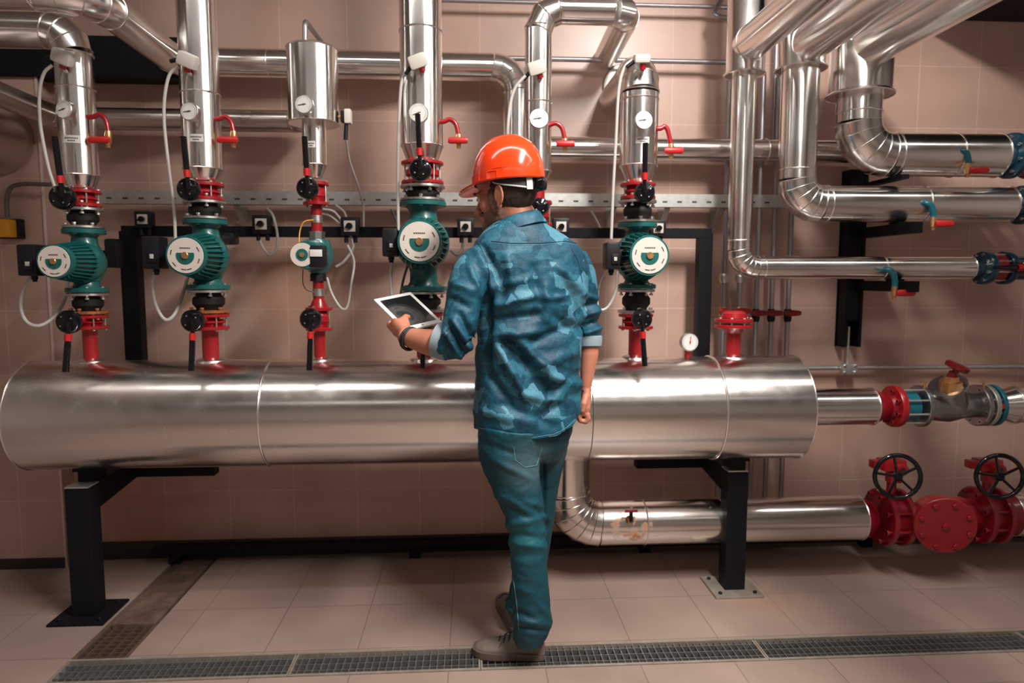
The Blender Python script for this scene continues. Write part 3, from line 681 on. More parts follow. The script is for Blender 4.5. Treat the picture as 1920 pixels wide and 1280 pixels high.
# thin horizontal conduits
def rod(label, p0, p1, r, m='conduit', name='steel_tube', cat='tube', group=None):
    o = MB().cyl(p0, p1, r, seg=16).build(name, m); return tag(o, label, cat, group)
zt1 = P(1050, 6, 3.12).z
rod('thin grey tube along the very top of the frame', (P(800, 2, 3.12).x, 3.12, zt1), (P(1480, 2, 3.12).x, 3.12, zt1), .009)
zt2 = P(1200, 114, 3.12).z
rod('thin grey tube on the wall above the right-hand riser', (P(935, 114, 3.12).x, 3.12, zt2), (P(1362, 114, 3.12).x, 3.12, zt2), .011)
o = MB().tube(fillet([P(1352, 0, 3.12), P(1335, 30, 3.05), P(1370, 34, 3.05)], .02, 5)[0], .011, 12).build('steel_tube', 'conduit'); tag(o, 'short bent grey tube at the top beside the first right-hand riser', 'tube')

# vertical thin tubes with red lever valves
GL = 'thin vertical tubes on the right'
ords = ['leftmost', 'second', 'third', 'fourth', 'rightmost']
YT = 3.10
for i, (xt, ya, yv, hl, hr_) in enumerate(((1356, 320, 583, 1348, 1366), (1386, 515, 583, 1380, 1408), (1418, 140, 587, 1408, 1438), (1447, 140, 587, 1438, 1468), (1478, 140, 587, 1472, 1502))):
    xx = P(xt, 560, YT).x; za = P(xt, ya, YT).z
    t = thing('tube_riser', ords[i]+' of the five thin grey vertical tubes behind the right end of the header', 'tube', (xx, YT, .12), GL)
    MB().cyl((xx, YT, .12), (xx, YT, za if i != 0 else zr), .0125 if i < 2 else .0115, seg=16).build('tube', 'conduit', t)
    if i < 2: MB().lathe((xx, YT, P(xt, 530, YT).z), Z_, [(0, .017), (.012, .022), (.03, .022), (.042, .017)], 12).build('union_nut', 'steel', t)
    zv = P(xt, yv, YT).z
    MB().lathe((xx, YT, zv-.04), Z_, [(0, .014), (.01, .018), (.05, .018), (.06, .014)], 12).build('valve_body', 'rubber' if i > 1 else 'brass', t)
    a = P(hl, yv, YT-.03); b_ = P(hr_, yv, YT-.03)
    MB().tube([a, a+(b_-a)*.3, a+(b_-a)*.8, b_], [(.009, .005), (.015, .007), (.013, .006), (.008, .005)], 12, ref=Z_).build('red_lever', 'redd' if i > 1 else 'redp', t)
for i, xt in enumerate((1366, 1427, 1452)):
    xx = P(xt, 200, 3.13).x
    rod(['left', 'middle', 'right'][i]+' of three thin grey tubes hanging between the upper right risers', (xx, 3.13, zr+.055), (xx, 3.13, ZC), .011, group='upper thin tubes')

# slotted strut rail
YRr = 3.10; zr1 = P(1000, 375, YRr).z; xa = P(193, 370, YRr).x; xbR = P(1472, 376, YRr).x; hR = 24*mpp(P(900, 375, YRr))
rail = thing('strut_rail', 'long galvanised slotted rail across the wall behind the pumps', 'rail', ((xa+xbR)/2, YRr, zr1-hR/2))
b = MB(); b.box(((xa+xbR)/2, YRr-.018, zr1), (xbR-xa, .004, hR)); b.box(((xa+xbR)/2, YRr, zr1+hR/2-.002), (xbR-xa, .038, .004)); b.box(((xa+xbR)/2, YRr, zr1-hR/2+.002), (xbR-xa, .038, .004))
b.build('channel', 'galv', rail, smooth=False)
b = MB(); n = int((xbR-xa)/.068)
for i in range(n): b.box((xa+.035+i*.068, YRr-.0206, zr1-.006), (.022, .0012, .008), bev=.0005)
sl = b.build('slots', 'ink', rail, smooth=False)
for i, xq in enumerate((445, 1150, 1250, 1350)):
    xx = P(xq, 400, YRr).x
    t = thing('wall_bracket', ['angled galvanised bracket under the rail left of the small pump', 'angled galvanised bracket under the rail, left of the right-hand pump', 'short galvanised bracket under the rail, right of the right-hand pump', 'angled galvanised bracket under the rail beside the first right-hand riser'][i], 'bracket', (xx, YW-.02, zr1-hR/2-.09), 'rail brackets')
    MB().box((xx, YW-.004, zr1-hR/2-.045), (.03, .008, .10)).build('back_plate', 'galv', t, smooth=False)
    MB().bar((xx, YW-.008, zr1-hR/2-.085), (xx, YRr-.01, zr1-hR/2-.004), .026, .005).build('strut', 'galv', t, smooth=False)

# black frame
YFm = 3.03; zf = P(885, 436, YFm).z; xfa = P(250, 560, YFm).x; xfb = P(1318, 560, YFm).x
fr = thing('switch_rack', 'black square-tube rack behind the pumps carrying the switch boxes', 'rack', ((xfa+xfb)/2, YFm, TZc-TR))
MB().box(((xfa+xfb)/2, YFm, zf), (xfb-xfa+.05, .05, 17*mpp(P(885, 430, YFm))+.004), bev=.002).build('top_rail', 'blackm', fr, smooth=False)
for xx, w in ((xfa, .072), (xfb, .062)):
    MB().box((xx, YFm+.003, (zf+TZc-TR-.048)/2), (w, .055, zf-(TZc-TR)+.048), bev=.003).build('post', 'blackm', fr, smooth=False)
MB().bar((xfa-.01, YFm-.01, zf-.10), (P(188, 460, 3.0).x, YFm-.01, zf-.10), .03, .035).build('side_arm', 'blackm', fr, smooth=False)

def cabsw(i, px, py, s, label, loop=None):
    Ys = 2.965; p = P(px, py, Ys); w = s*mpp(p)
    t = thing('rotary_switch', label, 'switch', p-Vector((0, 0, w/2)), 'black rotary isolator switches on the frame')
    MB().box(p+Y_*.018, (w, .045, w*1.02), bev=.005).build('switch_box', 'blackp', t)
    pl = MB().box(p-Y_*.006, (w*.62, .006, w*.60), bev=.0015).build('dial_plate', 'plate', t)
    k = MB(); k.lathe(p-Y_*.008, -Y_, [(0, w*.19), (.014, w*.17)], 20); k.bar(p-Y_*.018+Vector((-w*.22, 0, -w*.08)), p-Y_*.018+Vector((w*.16, 0, w*.06)), .006, .010, up=(0, 1, 0)); k.build('knob', 'black', pl)
    for g_ in (-.25, .25): MB().cyl(p+Vector((w*g_, .018, -w*.5)), p+Vector((w*g_, .018, -w*.5-.03)), .009, seg=10).build('cable_gland', 'blackp', t)
cabsw(0, 268, 411, 30, 'black rotary switch above the left frame post')
cabsw(1, 490, 420, 34, 'black rotary switch between the second and third pumps')
cabsw(2, 656, 424, 34, 'black rotary switch right of the small pump')
cabsw(3, 873, 425, 32, 'black rotary switch between the big pump and the man')
cabsw(4, 1052, 425, 31, 'black rotary switch just above the right shoulder')
cabsw(5, 1234, 428, 30, 'black rotary switch behind the top of the right-hand pump')
Ysw = 2.985
GK = 'cable loops at the switches'
cable('short cable loop under the second rotary switch', [(484, 440, Ysw), (492, 462, Ysw), (506, 478, Ysw), (518, 468, Ysw), (520, 440, Ysw), (512, 405, Ysw), (500, 390, Ysw+.08)], .006, 'cable', group=GK)
cable('grey cable from the switch right of the small pump, curling down left', [(658, 442, Ysw), (662, 465, Ysw), (645, 490, Ysw), (630, 500, Ysw)], .006, group=GK)
cable('upper grey cable arching from the small valve to the switch', [(606, 392, 3.0), (625, 396, 3.0), (640, 412, 2.99)], .005, group=GK)
cable('lower grey cable arching from the small valve to the switch', [(600, 400, 3.02), (618, 404, 3.02), (638, 420, 2.99)], .005, group=GK)
cable('grey cable rising from the switch right of the small pump', [(650, 410, 3.0), (645, 397, 3.03), (630, 385, 3.05)], .005, group=GK)
cable('short cable under the switch beside the man', [(867, 442, Ysw), (867, 465, Ysw), (858, 478, Ysw), (845, 470, Ysw+.03)], .006, 'cabled', group=GK)
cable('thin grey cable slanting down beside the right shoulder switch', [(1108, 395, 3.06), (1118, 412, 3.06), (1128, 432, 3.02)], .005, group=GK)
cable('thin dark cable slanting under the rail left of the big pump', [(733, 392, 3.06), (741, 408, 3.06), (748, 430, 3.02)], .005, 'cabled', group=GK)
# yellow stop box
py_ = P(10, 428, 3.05)
t = thing('emergency_stop', 'yellow emergency stop box with a red button at the left edge', 'switch', py_-Vector((0, 0, .04)))
MB().box(py_+Vector((-.01, .0, 0)), (.085, .05, .075), bev=.005).build('enclosure', 'yellow', t)
MB().box(py_+Vector((.0, .040, 0)), (.10, .04, .085), bev=.005).build('back_box', 'blackp', t)
MB().lathe(py_+Vector((-.026, -.025, 0)), -Y_, [(0, .011), (.008, .011), (.012, .019), (.022, .017)], 24).build('push_button', 'redp', t)
cable('black cable arching from the yellow stop box to the first valve', [(14, 408, 3.06), (13, 375, 3.06), (20, 352, 3.06), (45, 345, 3.05), (95, 346, 3.04)], .009, 'cabled')
# black lagged bits behind second pump
o = MB().box(P(430, 448, 2.9), (.06, .08, .045), bev=.012).build('actuator_box', 'blackp'); tag(o, 'small black actuator box just right of the second pump', 'box')
MB().cyl(P(430, 448, 2.9), (X2+.03, YC+.02, P(430, 452, YC).z), .02).build('mount', 'blackp', o)
ORG[o.name] = ORG[o.name]
o = MB().box(P(215, 475, 2.95), (.05, .07, .12), bev=.01).build('junction_box', 'blackp'); tag(o, 'black junction box between the leftmost pump and the frame post', 'box')

# ------------------------------------------------------------------ legs of the header
def stand(label, pf, post_w, px_arm, side):
    g0 = G(*pf); w = post_w*mpp(g0)
    yF = g0.y; ztop = TZc-TR-.045
    t = thing('tank_support', label, 'support', (g0.x, yF, 0), 'black supports under the header')
    xp = g0.x
    MB().box((xp, yF, (ztop-.012)/2+.006), (w, w*.9, ztop-.02), bev=.003).build('post', 'blackm', t, smooth=False)
    MB().box((xp, yF, ztop-.004), (w*.98, w*.88, .006)).build('post_cap', 'galv', t, smooth=False, label='scratched bare metal post cap')
    MB().box((xp, yF, .005), (w*2.35, w*2.3, .010), bev=.002).build('base_plate', 'blackm' if side < 0 else 'kerb', t, smooth=False)
    b = MB()
    for ax in (-1, 1):
        for ay in (-1, 1): hexbolt(b, (xp+ax*w*.85, yF+ay*w*.8, .010), Z_, .008, .008)
    b.build('anchor_bolts', 'blackm', t, smooth=False)
    yR = YFm+.02
    arm = MB(); arm.box((xp, (yF+w*.45+yR)/2, ztop-.032), (w*.9, yR-yF-w*.45, .06)); ao = arm.build('arm', 'blackm', t, smooth=False)
    MB().bar((xp, yF+w*.4, ztop-.085), (xp, yF+.42, ztop-.045), w*.85, .05).build('brace', 'blackm', ao, smooth=False)
    MB().box((xp+(px_arm)*.5, YFm-.0, ztop-.045), (abs(px_arm)+w, .06, .07)).build('cross_bar', 'blackm', t, smooth=False)
    sd = MB(); n = 12   # saddle under the jacket
    a0, a1 = -.30, .30
    for k in range(n):
        a = a0+(a1-a0)*(k+.5)/n; sd.box((xp, YC+sin(a)*(TR+.006), TZc-cos(a)*(TR+.006)), (w*.9, (TR+.01)*(a1-a0)/n*1.05, .010), Matrix.Rotation(a, 3, 'X'))
    sd.box((xp, YC, TZc-TR-.026), (w*.7, .09, .045)); sd.build('saddle', 'blackm', t, smooth=False)
    return t
stand('left black steel leg of the header, standing beside the side channel', (168, 1150), 42, .32, -1)
stand('right black steel leg of the header, in front of the lower pipe', (1371, 1102), 38, -.30, 1)

# ------------------------------------------------------------------ right hand risers A B C
GA = 'insulated right-hand risers'
def rightpipe(label, xv, yh, rpx, ytop, xend, collar, cpx, ytee, tap, valvex, R):
    mm = mpp(P(xv, 300, YR)); X = P(xv, 300, YR).x; r = rpx*mm; zh = P(1700, yh, YR).z; xe = P(xend, yh, YR).x
    zt = P(xv, ytop, YR).z
    t = clad_pipe('insulated_riser', label, [(X, YR, zt+.03), (X, YR, zh), (xe, YR, zh)], r, R=R, n=5, group=GA,
        seams=[((X, YR, zh+R+.04), Z_), ((P(tap[0]-15, yh, YR).x, YR, zh), X_), ((X+R+.03, YR, zh), X_)], cone=((xe, YR, zh), (xe+.05, YR, zh), r*.62))
    rc = cpx*mm; zb = P(xv, collar, YR).z; top = P(xv, ytee, YR).z
    MB().lathe((X, YR, zb), Z_, [(0, rc*1.08), (.012, rc), (top-zb+.001, rc)], 48).build('tee_collar', 'alu_Z', t, label='wider jacket of the tee above the riser')
    MB().torus((X, YR, zb), Z_, rc*1.07, .004, 48, 8).build('collar_rim', 'band', t)
    return X, zh, r, rc, top, zb, xe
AX = rightpipe('slimmest right-hand riser, bending right at pump height', 1391, 502, 22, 150, 1818, 140, 34, -300, (1668, 505), 0, .075)
BX = rightpipe('middle right-hand riser, bending right above the black wall post', 1495, 383, 34, 140, 1888, 130, 42, 70, (1742, 380), 0, .10)
CX = rightpipe('thickest right-hand riser, bending right highest up', 1606, 290, 40, 180, 1868, 180, 55, 88, (1800, 285), 0, .13)
for (q, ypx, rp, lb) in ((AX, 92, 31, 'leftmost'), (BX, 92, 34, 'middle'), (CX, 84, 40, 'rightmost')):
    X, zh, r, rc, top, zb, xe = q; mm = mpp((X, YR, 2.2)); rad = rp*mm
    zc_ = P(1500, ypx, YR).z
    zc_ = P(1480, 91, YR).z + (0 if lb != 'middle' else .0)
    clad_pipe('overhead_pipe', lb+' of the three large overhead pipes slanting out of frame at the top right', [(X, YR-.02, zc_+.0), (X, -1.5, zc_)], rad, m='alu', seams=[((X, YR-.075, zc_), Y_, .0025)], group='overhead pipes')
def bluetap(label, px, py, yb, group='blue bleed taps on the right-hand pipes', Yt=None):
    Yt = Yt or YR-.07
    t = thing('bleed_tap', label, 'tap', P(px+10, yb+15, Yt), group)
    pth = smoothpath([P(px-10, py+2, Yt+.03), P(px, py, Yt-.01), P(px+12, py+6, Yt-.02), P(px+16, py+22, Yt-.02), P(px+16, yb-12, Yt-.02)], 6)
    MB().tube(pth, .0125, 14).build('swan_neck', 'tealb', t)
    a = P(px+16, yb-14, Yt-.02); MB().lathe(a, -Z_, [(0, .012), (.012, .013), (.045, .013), (.048, .009), (.06, .008)], 12).build('brass_body', 'brass', t)
    g0 = P(px+20, yb, Yt-.045); g1 = P(px+54, yb, Yt-.045)
    MB().tube([g0, g0+(g1-g0)*.12, g0+(g1-g0)*.88, g1], [(.010, .005), (.014, .007), (.013, .007), (.008, .005)], 14, ref=Z_).build('grip', 'redp', t, label='flat red grip')
bluetap('blue bleed tap with red grip on the highest right-hand pipe', 1800, 282, 319)
bluetap('blue bleed tap with red grip on the middle right-hand pipe', 1734, 380, 419)
bluetap('blue bleed tap with red grip on the lowest of the right-hand pipes', 1662, 505, 549)
# blue valves at the ends
def bluevalve(label, q, rpx, lever=False):
    X, zh, r, rc, top, zb, xe = q; mm = mpp((xe, YR, zh)); R = rpx*mm; x = xe+.045
    t = thing('blue_valve', label, 'valve', (x+.05, YR, zh-R), 'blue valves at the right edge')
    flange_ring((x+.022, YR, zh), X_, R, .03, 'blue', t); flange_ring((x+.115, YR, zh), X_, R, .03, 'blue', t)
    MB().lathe((x+.035, YR, zh), X_, [(0, R*.7), (.012, R*.85), (.055, R*.85), (.066, R*.7)], 32).build('wafer_body', 'redd', t)
    MB().lathe((x+.13, YR, zh), X_, [(0, R*.6), (.05, R*.72), (.12, R*.72), (.16, R*.5)], 32).build('check_body', 'blue', t)
    bolts((x+.07, YR, zh), X_, R*.83, 8, .15, t, r=.007, front=False)
    if lever:
        p = Vector((x+.13, YR-.10, zh)); MB().lathe(p+Y_*.015, -Y_, [(0, .034), (.03, .034), (.038, .026)], 28).build('hub_cap', 'black', t)
        MB().cyl((x+.075, YR-.03, zh), p+Y_*.01, .014).build('valve_stem', 'redd', t)
        lv = MB().tube([p-Y_*.02, p+Vector((-.06, -.03, .0)), p+Vector((-.17, -.03, .0))], [(.013, .008)]*2+[(.006, .006)], 12, ref=Z_).build('lever', 'black', t)
        MB().cyl(p+Vector((-.045, -.03, 0)), p+Vector((-.065, -.03, 0)), .014, seg=14).build('lever_mark', 'redp', lv)
bluevalve('blue and red flanged valve with black lever at the right edge, lowest of three', AX, 31, True)
bluevalve('blue flanged valve at the right edge on the middle pipe', BX, 36)
bluevalve('blue flanged valve at the right edge on the highest pipe', CX, 42)

# black wall post with arms
xp = P(1597, 500, 3.15).x
t = thing('channel_bracket', 'black steel channel on the wall carrying the right-hand pipes on two arms', 'bracket', (xp, 3.15, P(1595, 650, 3.15).z))
z0 = P(1592, 650, 3.13).z; z1 = P(1600, 318, 3.13).z; w = 34*mpp((xp, 3.13, 1.3))
b = MB(); b.box((xp, 3.185, (z0+z1)/2), (w, .02, z1-z0)); b.box((xp-w/2+.007, 3.15, (z0+z1)/2), (.014, .07, z1-z0)); b.box((xp+w/2-.007, 3.15, (z0+z1)/2), (.014, .07, z1-z0)); b.build('channel', 'blackm', t, smooth=False)
MB().box((xp, 3.135, (z1+P(1600, 600, 3.13).z)/2), (w*.9, .03, z1-P(1600, 600, 3.13).z)).build('channel_lid', 'blackm', t, smooth=False)
for zz_, rq, ln in ((BX[1]-BX[2], 0, 1), (AX[1]-AX[2], 0, 1)):
    MB().box((xp+.03, (3.13+2.74)/2, zz_-.030), (.05, 3.15-2.74, .046), bev=.002).build('arm', 'blackm', t, smooth=False)
    MB().box((xp+.03, YR, zz_-.004), (.04, .07, .01)).build('pipe_shoe', 'blackm', t, smooth=False)
zz_ = CX[1]-CX[2]
MB().box((P(1640, 330, 3.0).x, (3.2+2.78)/2, zz_-.012), (.035, .42, .018)).build('top_arm', 'blackm', t, smooth=False)
MB().box((P(1640, 330, 3.1).x-.0, 3.18, zz_-.03), (.12, .03, .04)).build('top_arm_root', 'blackm', t, smooth=False)
rod('thin threaded rod hanging from the black wall post to the conduit clamp', (xp-.006, 3.14, P(1592, 612, 3.14).z), (xp-.006, 3.14, P(1592, 690, 3.14).z), .006, 'galv', 'threaded_rod', 'rod')
zc2 = P(1700, 689, 3.14).z
rod('pale galvanised conduit running to the right edge above the globe valve', (P(1440, 690, 3.14).x, 3.15, zc2), (XR, 3.15, zc2), .011, 'galv', 'conduit_tube', 'tube')
cp = Vector((xp-.01, 3.13, zc2)); t = thing('rod_clamp', 'galvanised four-bolt clamp on the pale conduit', 'clamp', cp-Z_*.03)
MB().box(cp-Y_*.01, (.075, .03, .05), bev=.003).build('clamp_plate', 'galv', t)
for a in (-1, 1):
    for c in (-1, 1): b = MB(); hexbolt(b, cp+Vector((a*.026, -.025, c*.016)), -Y_, .007, .007); b.build('bolt', 'steel', t)

# ------------------------------------------------------------------ pipe D with globe valve
zD = P(1700, 761, YC).z; mD = mpp((P(1700, 761, YC).x, YC, zD)); rD = 34*mD
xD = lambda px: P(px, 761, YC).x
clad_pipe('insulated_pipe', 'short aluminium pipe leaving the right end of the header towards the grey globe valve', [(x1t-.02, YC, zD), (xD(1632), YC, zD)], rD, cone=((xD(1632), YC, zD), (xD(1664), YC, zD), rD*.62, 'redd'))
t = thing('globe_valve', 'grey slanted globe valve with red handwheel and brass bonnet, at the right', 'valve', (xD(1770), YC, zD-.09))
flange_ring((xD(1676), YC, zD), X_, 39*mD, .028, 'red', t)
bolts((xD(1668), YC, zD), X_, 31*mD, 8, .02, t, 'redd', r=.008)
MB().cyl((xD(1660), YC, zD), (xD(1672), YC, zD), rD*.62, 25*mD).build('flange_neck', 'redd', t)
MB().cyl((xD(1690), YC, zD), (xD(1712), YC, zD), 27*mD).build('wafer', 'tealb', t)
flange_ring((xD(1724), YC, zD), X_, 39*mD, .020, 'cast', t)
bolts((xD(1703), YC, zD), X_, 33*mD, 8, .10, t, 'galv', r=.008)
b = MB(); b.tube([(xD(1726), YC, zD), (xD(1745), YC, zD), (xD(1775), YC, zD), (xD(1800), YC, zD), (xD(1830), YC, zD)], [24*mD, 27*mD, 31*mD, 25*mD, 22*mD], 32)
ax = Vector((-.62, -.30, 1)).normalized()
c0 = Vector((xD(1792), YC-.005, zD-.02)); b.tube([c0, c0+ax*.07, c0+ax*.11, c0+ax*.125], [.05, .055, .058, .074], 32); b.build('valve_body', 'cast', t)
c1 = c0+ax*.125; MB().lathe(c1, ax, [(0, .074), (.014, .074), (.016, .06)], 32).build('bonnet_flange', 'cast', t)
ax2 = Vector((.12, -.15, 1)).normalized(); ax2 = (ax*.4+ax2).normalized(); c1 = P(1782, 722, YC-.06)
MB().tube([c1-ax2*.03, c1, c1+ax2*.02, c1+ax2*.022, c1+ax2*.04], [.042, .042, .042, .03, .026], 8).build('bonnet', 'brass', t)
hw = P(1795, 688, YC-.08); MB().cyl(c1, hw, .012).build('spindle', 'redd', t)
ah = Vector((.38, -.25, 1)).normalized(); h = MB(); h.lathe(hw-ah*.012, ah, [(0, .035), (.004, .046), (.020, .048), (.026, .040)], 10); h.build('handwheel', 'redd', t)
MB().lathe(c1+ax2*.03, (hw-c1), [(0, .02), (.03, .016)], 16).build('wheel_hub', 'redd', t)
flange_ring((xD(1832), YC, zD), X_, 39*mD, .022, 'cast', t); flange_ring((xD(1846), YC, zD), X_, 39*mD, .020, 'galv', t); flange_ring((xD(1859), YC, zD), X_, 39*mD, .018, 'tealb', t)
bolts((xD(1845), YC, zD), X_, 32*mD, 8, .085, t, 'steel', r=.009)
MB().box((xD(1852), YC-.081, zD+.01), (.038, .004, .02)).build('red_seal', 'redp', t)
for px_ in (1722, 1832):
    MB().cyl((xD(px_), YC-.03, zD+.075), (xD(px_), YC-.03, zD+.105), .005, seg=10).build('test_point', 'brass', t)
    MB().bar((xD(px_)-.014, YC-.03, zD+.105), (xD(px_)+.014, YC-.03, zD+.105), .008, .006).build('test_key', 'brass', t)
clad_pipe('insulated_pipe', 'aluminium pipe at the right edge, right of the grey globe valve', [(xD(1895), YC, zD), (XR, YC, zD)], rD, seams=[((xD(1900), YC, zD), X_)], cone=((xD(1895), YC, zD), (xD(1866), YC, zD), rD*.7))

# ------------------------------------------------------------------ pipe E bottom
YC_keep = YC; YC = 2.80
zE = P(1300, 976, YC).z; mE = mpp((P(1300, 976, YC).x, YC, zE)); rE = 41*mE; xE = lambda px: P(px, 976, YC).x
xe0 = P(1064, 870, YC).x
M['aluE'] = None
def rustmat():
    m = M['alu'].copy(); m.name = 'rust spotted cladding'; nt = m.node_tree; b = nt.nodes['Principled BSDF']; L = nt.links.new
    g = nd(nt, 'ShaderNodeNewGeometry'); n = nd(nt, 'ShaderNodeTexNoise', Scale=22.0, Detail=6.0); L(g.outputs['Position'], n.inputs['Vector'])
    ds = nd(nt, 'ShaderNodeVectorMath', operation='DISTANCE'); ds.inputs[1].default_value = (xE(1180), YC-rE, zE+.02); L(g.outputs['Position'], ds.inputs[0])
    mr = nd(nt, 'ShaderNodeMapRange'); mr.inputs['From Min'].default_value = .05; mr.inputs['From Max'].default_value = .16; mr.inputs['To Min'].default_value = .50; mr.inputs['To Max'].default_value = .22; L(ds.outputs['Value'], mr.inputs['Value'])
    gt = nd(nt, 'ShaderNodeMath', operation='SUBTRACT'); L(mr.outputs[0], gt.inputs[0]); L(n.outputs['Fac'], gt.inputs[1])
    m2 = nd(nt, 'ShaderNodeMapRange'); m2.inputs['From Min'].default_value = -.02; m2.inputs['From Max'].default_value = .12; L(gt.outputs[0], m2.inputs['Value'])
    mx = nd(nt, 'ShaderNodeMix', data_type='RGBA'); L(m2.outputs[0], mx.inputs[0]); mx.inputs[6].default_value = (.74, .69, .65, 1); mx.inputs[7].default_value = (.50, .20, .06, 1); L(mx.outputs[2], b.inputs['Base Color'])
    iv = nd(nt, 'ShaderNodeMath', operation='SUBTRACT'); iv.inputs[0].default_value = 1; L(m2.outputs[0], iv.inputs[1]); L(iv.outputs[0], b.inputs['Metallic'])
    return m
M['aluE'] = rustmat()
tE = clad_pipe('insulated_pipe', 'thick low aluminium pipe with rust stains, elbowed up into the header behind the jeans',
    [(xe0, YC, TZc-TR+.03), (xe0, YC, zE), (xE(1608), YC, zE)], rE, R=.135, n=6, m='aluE', seams=[((xE(1205), YC, zE), X_), ((xE(1348), YC, zE), X_), ((xe0, YC, P(1064, 920, YC).z), Z_)],
    cone=((xE(1608), YC, zE), (xE(1632), YC, zE), rE*.72, 'redd'))
p = P(1182, 975, YC-rE-.01)
t = thing('drain_key', 'small dark T-handled drain tap with rust on the low pipe', 'tap', p-Z_*.02)
MB().cyl(p+Y_*.02, p-Y_*.012, .014, .012).build('tap_body', 'rusty', t)
MB().cyl(p-Y_*.008, p+Vector((0, -.01, .04)), .009, .007).build('key_stem', 'blackm', t)
MB().bar(p+Vector((-.027, -.01, .043)), p+Vector((.027, -.01, .043)), .010, .009, bev=.002).build('key_bar', 'redd', t)

def gearvalve(label, xc, wheel, group):
    """red butterfly valve with gearbox and black handwheel"""
    t = thing('gear_valve', label, 'valve', (xc, YC, zE-.12), group); Rf = 54*mE
    for dx in (-.040, .040): flange_ring((xc+dx, YC, zE), X_, Rf, .022, 'redd', t)
    bolts((xc-.01, YC, zE), X_, Rf*.83, 8, .13, t, 'redd', r=.011, ph=.35)
    MB().lathe((xc-.029, YC, zE), X_, [(0, Rf*.74), (.058, Rf*.74)], 36).build('wafer_body', 'redd', t)
    wp = P(wheel[0], wheel[1], YC-.155)
    MB().cyl((xc, YC, zE+Rf*.6), (xc, YC, wp.z-.02), .021, .019).build('neck', 'redd', t)
    g = MB(); g.box((xc-.01, YC-.005, wp.z+.01), (.10, .07, .05), bev=.008); g.box((xc-.075, YC-.005, wp.z+.012), (.05, .045, .035), bev=.005)
    g.cyl((xc+.005, YC-.03, wp.z), (xc+.005, YC-.07, wp.z), .024); g.box((xc, YC-.01, wp.z-.045), (.05, .045, .05), bev=.004)
    g.build('gearbox', 'red', t)
    MB().cyl((xc+.005, YC-.07, wp.z), wp, .011).build('wheel_shaft', 'blackp', t)
    n = Vector((-.22, -1, .06)).normalized(); R = wheel[2]*mpp(wp)
    h = MB(); h.torus(wp, n, R*.93, .0095, 48, 10); u = n.orthogonal().normalized(); v = n.cross(u)
    rim = h.build('handwheel', 'black', t, label='glossy black handwheel')
    MB().lathe(wp+n*-.012, n, [(0, .018), (.02, .018), (.026, .013)], 24).build('hub', 'black', rim)
    for k in range(5):
        a = 2*pi*k/5+.35; e = u*cos(a)+v*sin(a); s_ = MB(); s_.tube([wp+e*.012, wp+e*R*.93], [(.010, .006), (.007, .005)], 10, ref=n); s_.build('spoke', 'black', rim)
    return t
GV2 = 'red valves with black handwheels'
gearvalve('left red flanged valve with black handwheel at the lower right', xE(1668), (1683, 893, 43), GV2)
gearvalve('right red flanged valve with black handwheel at the lower right edge', xE(1846), (1874, 893, 43), GV2)
t = thing('check_valve', 'big red check valve with round bolted cover, between the two handwheel valves', 'valve', (xE(1765), YC, zE-.12))
MB().tube([(xE(1668)+.05, YC, zE), (xE(1725), YC, zE), (xE(1755), YC, zE), (xE(1790), YC, zE), (xE(1846)-.05, YC, zE)], [.055, .058, .085, .085, .07], 36).build('valve_body', 'redd', t)
cv = P(1773, 986, YC-.17); n = Vector((-.28, -1, -.08)).normalized(); Rc = 54*mpp(cv)
MB().tube([Vector((xE(1790), YC, zE)), cv-n*.055, cv-n*.018], [.075, Rc*.92, Rc*.96], 44).build('cover_neck', 'redm', t)
cvo = MB().lathe(cv-n*.022, n, [(0, Rc*.98), (.003, Rc), (.019, Rc), (.022, Rc*.98)], 48).build('cover', 'redd', t)
u = n.cross(Z_).normalized(); v = u.cross(n)
for k in range(8):
    a = 2*pi*k/8+.3; b = MB(); hexbolt(b, cv+(u*cos(a)+v*sin(a))*Rc*.80, n, .0115, .010); b.build('cover_bolt', 'redd', cvo)
b = MB(); hexbolt(b, cv, n, .016, .010); b.build('centre_plug', 'redd', cvo)
clad_pipe('insulated_pipe', 'thick low aluminium pipe at the right edge, past the second handwheel valve', [(xE(1890), YC, zE), (XR, YC, zE)], rE, seams=[((xE(1908), YC, zE), X_)], cone=((xE(1890), YC, zE), (xE(1866), YC, zE), rE*.8, 'redd'))
YC = YC_keep
# base rail on floor
yb_ = 3.12
o = MB().box(((P(285, 1030, yb_).x+XR)/2, yb_, .055), (XR-P(285, 1030, yb_).x, .05, .03), bev=.004).build('floor_rail', 'blackm'); tag(o, 'low dark steel rail on the floor along the foot of the wall', 'rail')
for i in range(4): MB().box((P(330, 1040, yb_).x+i*1.1, yb_, .02), (.05, .045, .042)).build('foot', 'blackm', o, smooth=False)
# ------------------------------------------------------------------ the man
def proj(q):
    d = Vector(q)-CAM; z = d.dot(FW); return 960+F*d.dot(RT)/z, 640-F*d.dot(UP)/z
M['skin'] = mat('skin', (.50, .205, .125), .48, spec=.4, var=(9, (.48, .17, .11), .5), bump=(120, .12, .002)); M['skin'].node_tree.nodes['Principled BSDF'].inputs['Subsurface Weight'].default_value = .06
M['skin'].node_tree.nodes['Principled BSDF'].inputs['Subsurface Radius'].default_value = (.012, .005, .003)
M['hair'] = mat('dark brown hair', (.028, .014, .009), .6, bump=(260, .6, .003), var=(120, (.06, .03, .02), .6))
M['beard'] = mat('short brown beard', (.10, .048, .030), .7, bump=(300, .6, .002), var=(200, (.22, .11, .07), .8))
M['helmet'] = mat('orange red helmet shell', (.80, .050, .008), .16, coat=.5)
M['strap'] = mat('dark grey webbing', (.035, .032, .037), .6)
M['strapw'] = mat('pale webbing edge', (.55, .57, .55), .5)
M['lining'] = mat('pale blue cuff lining', (.25, .32, .36), .8, bump=(200, .3, .002))
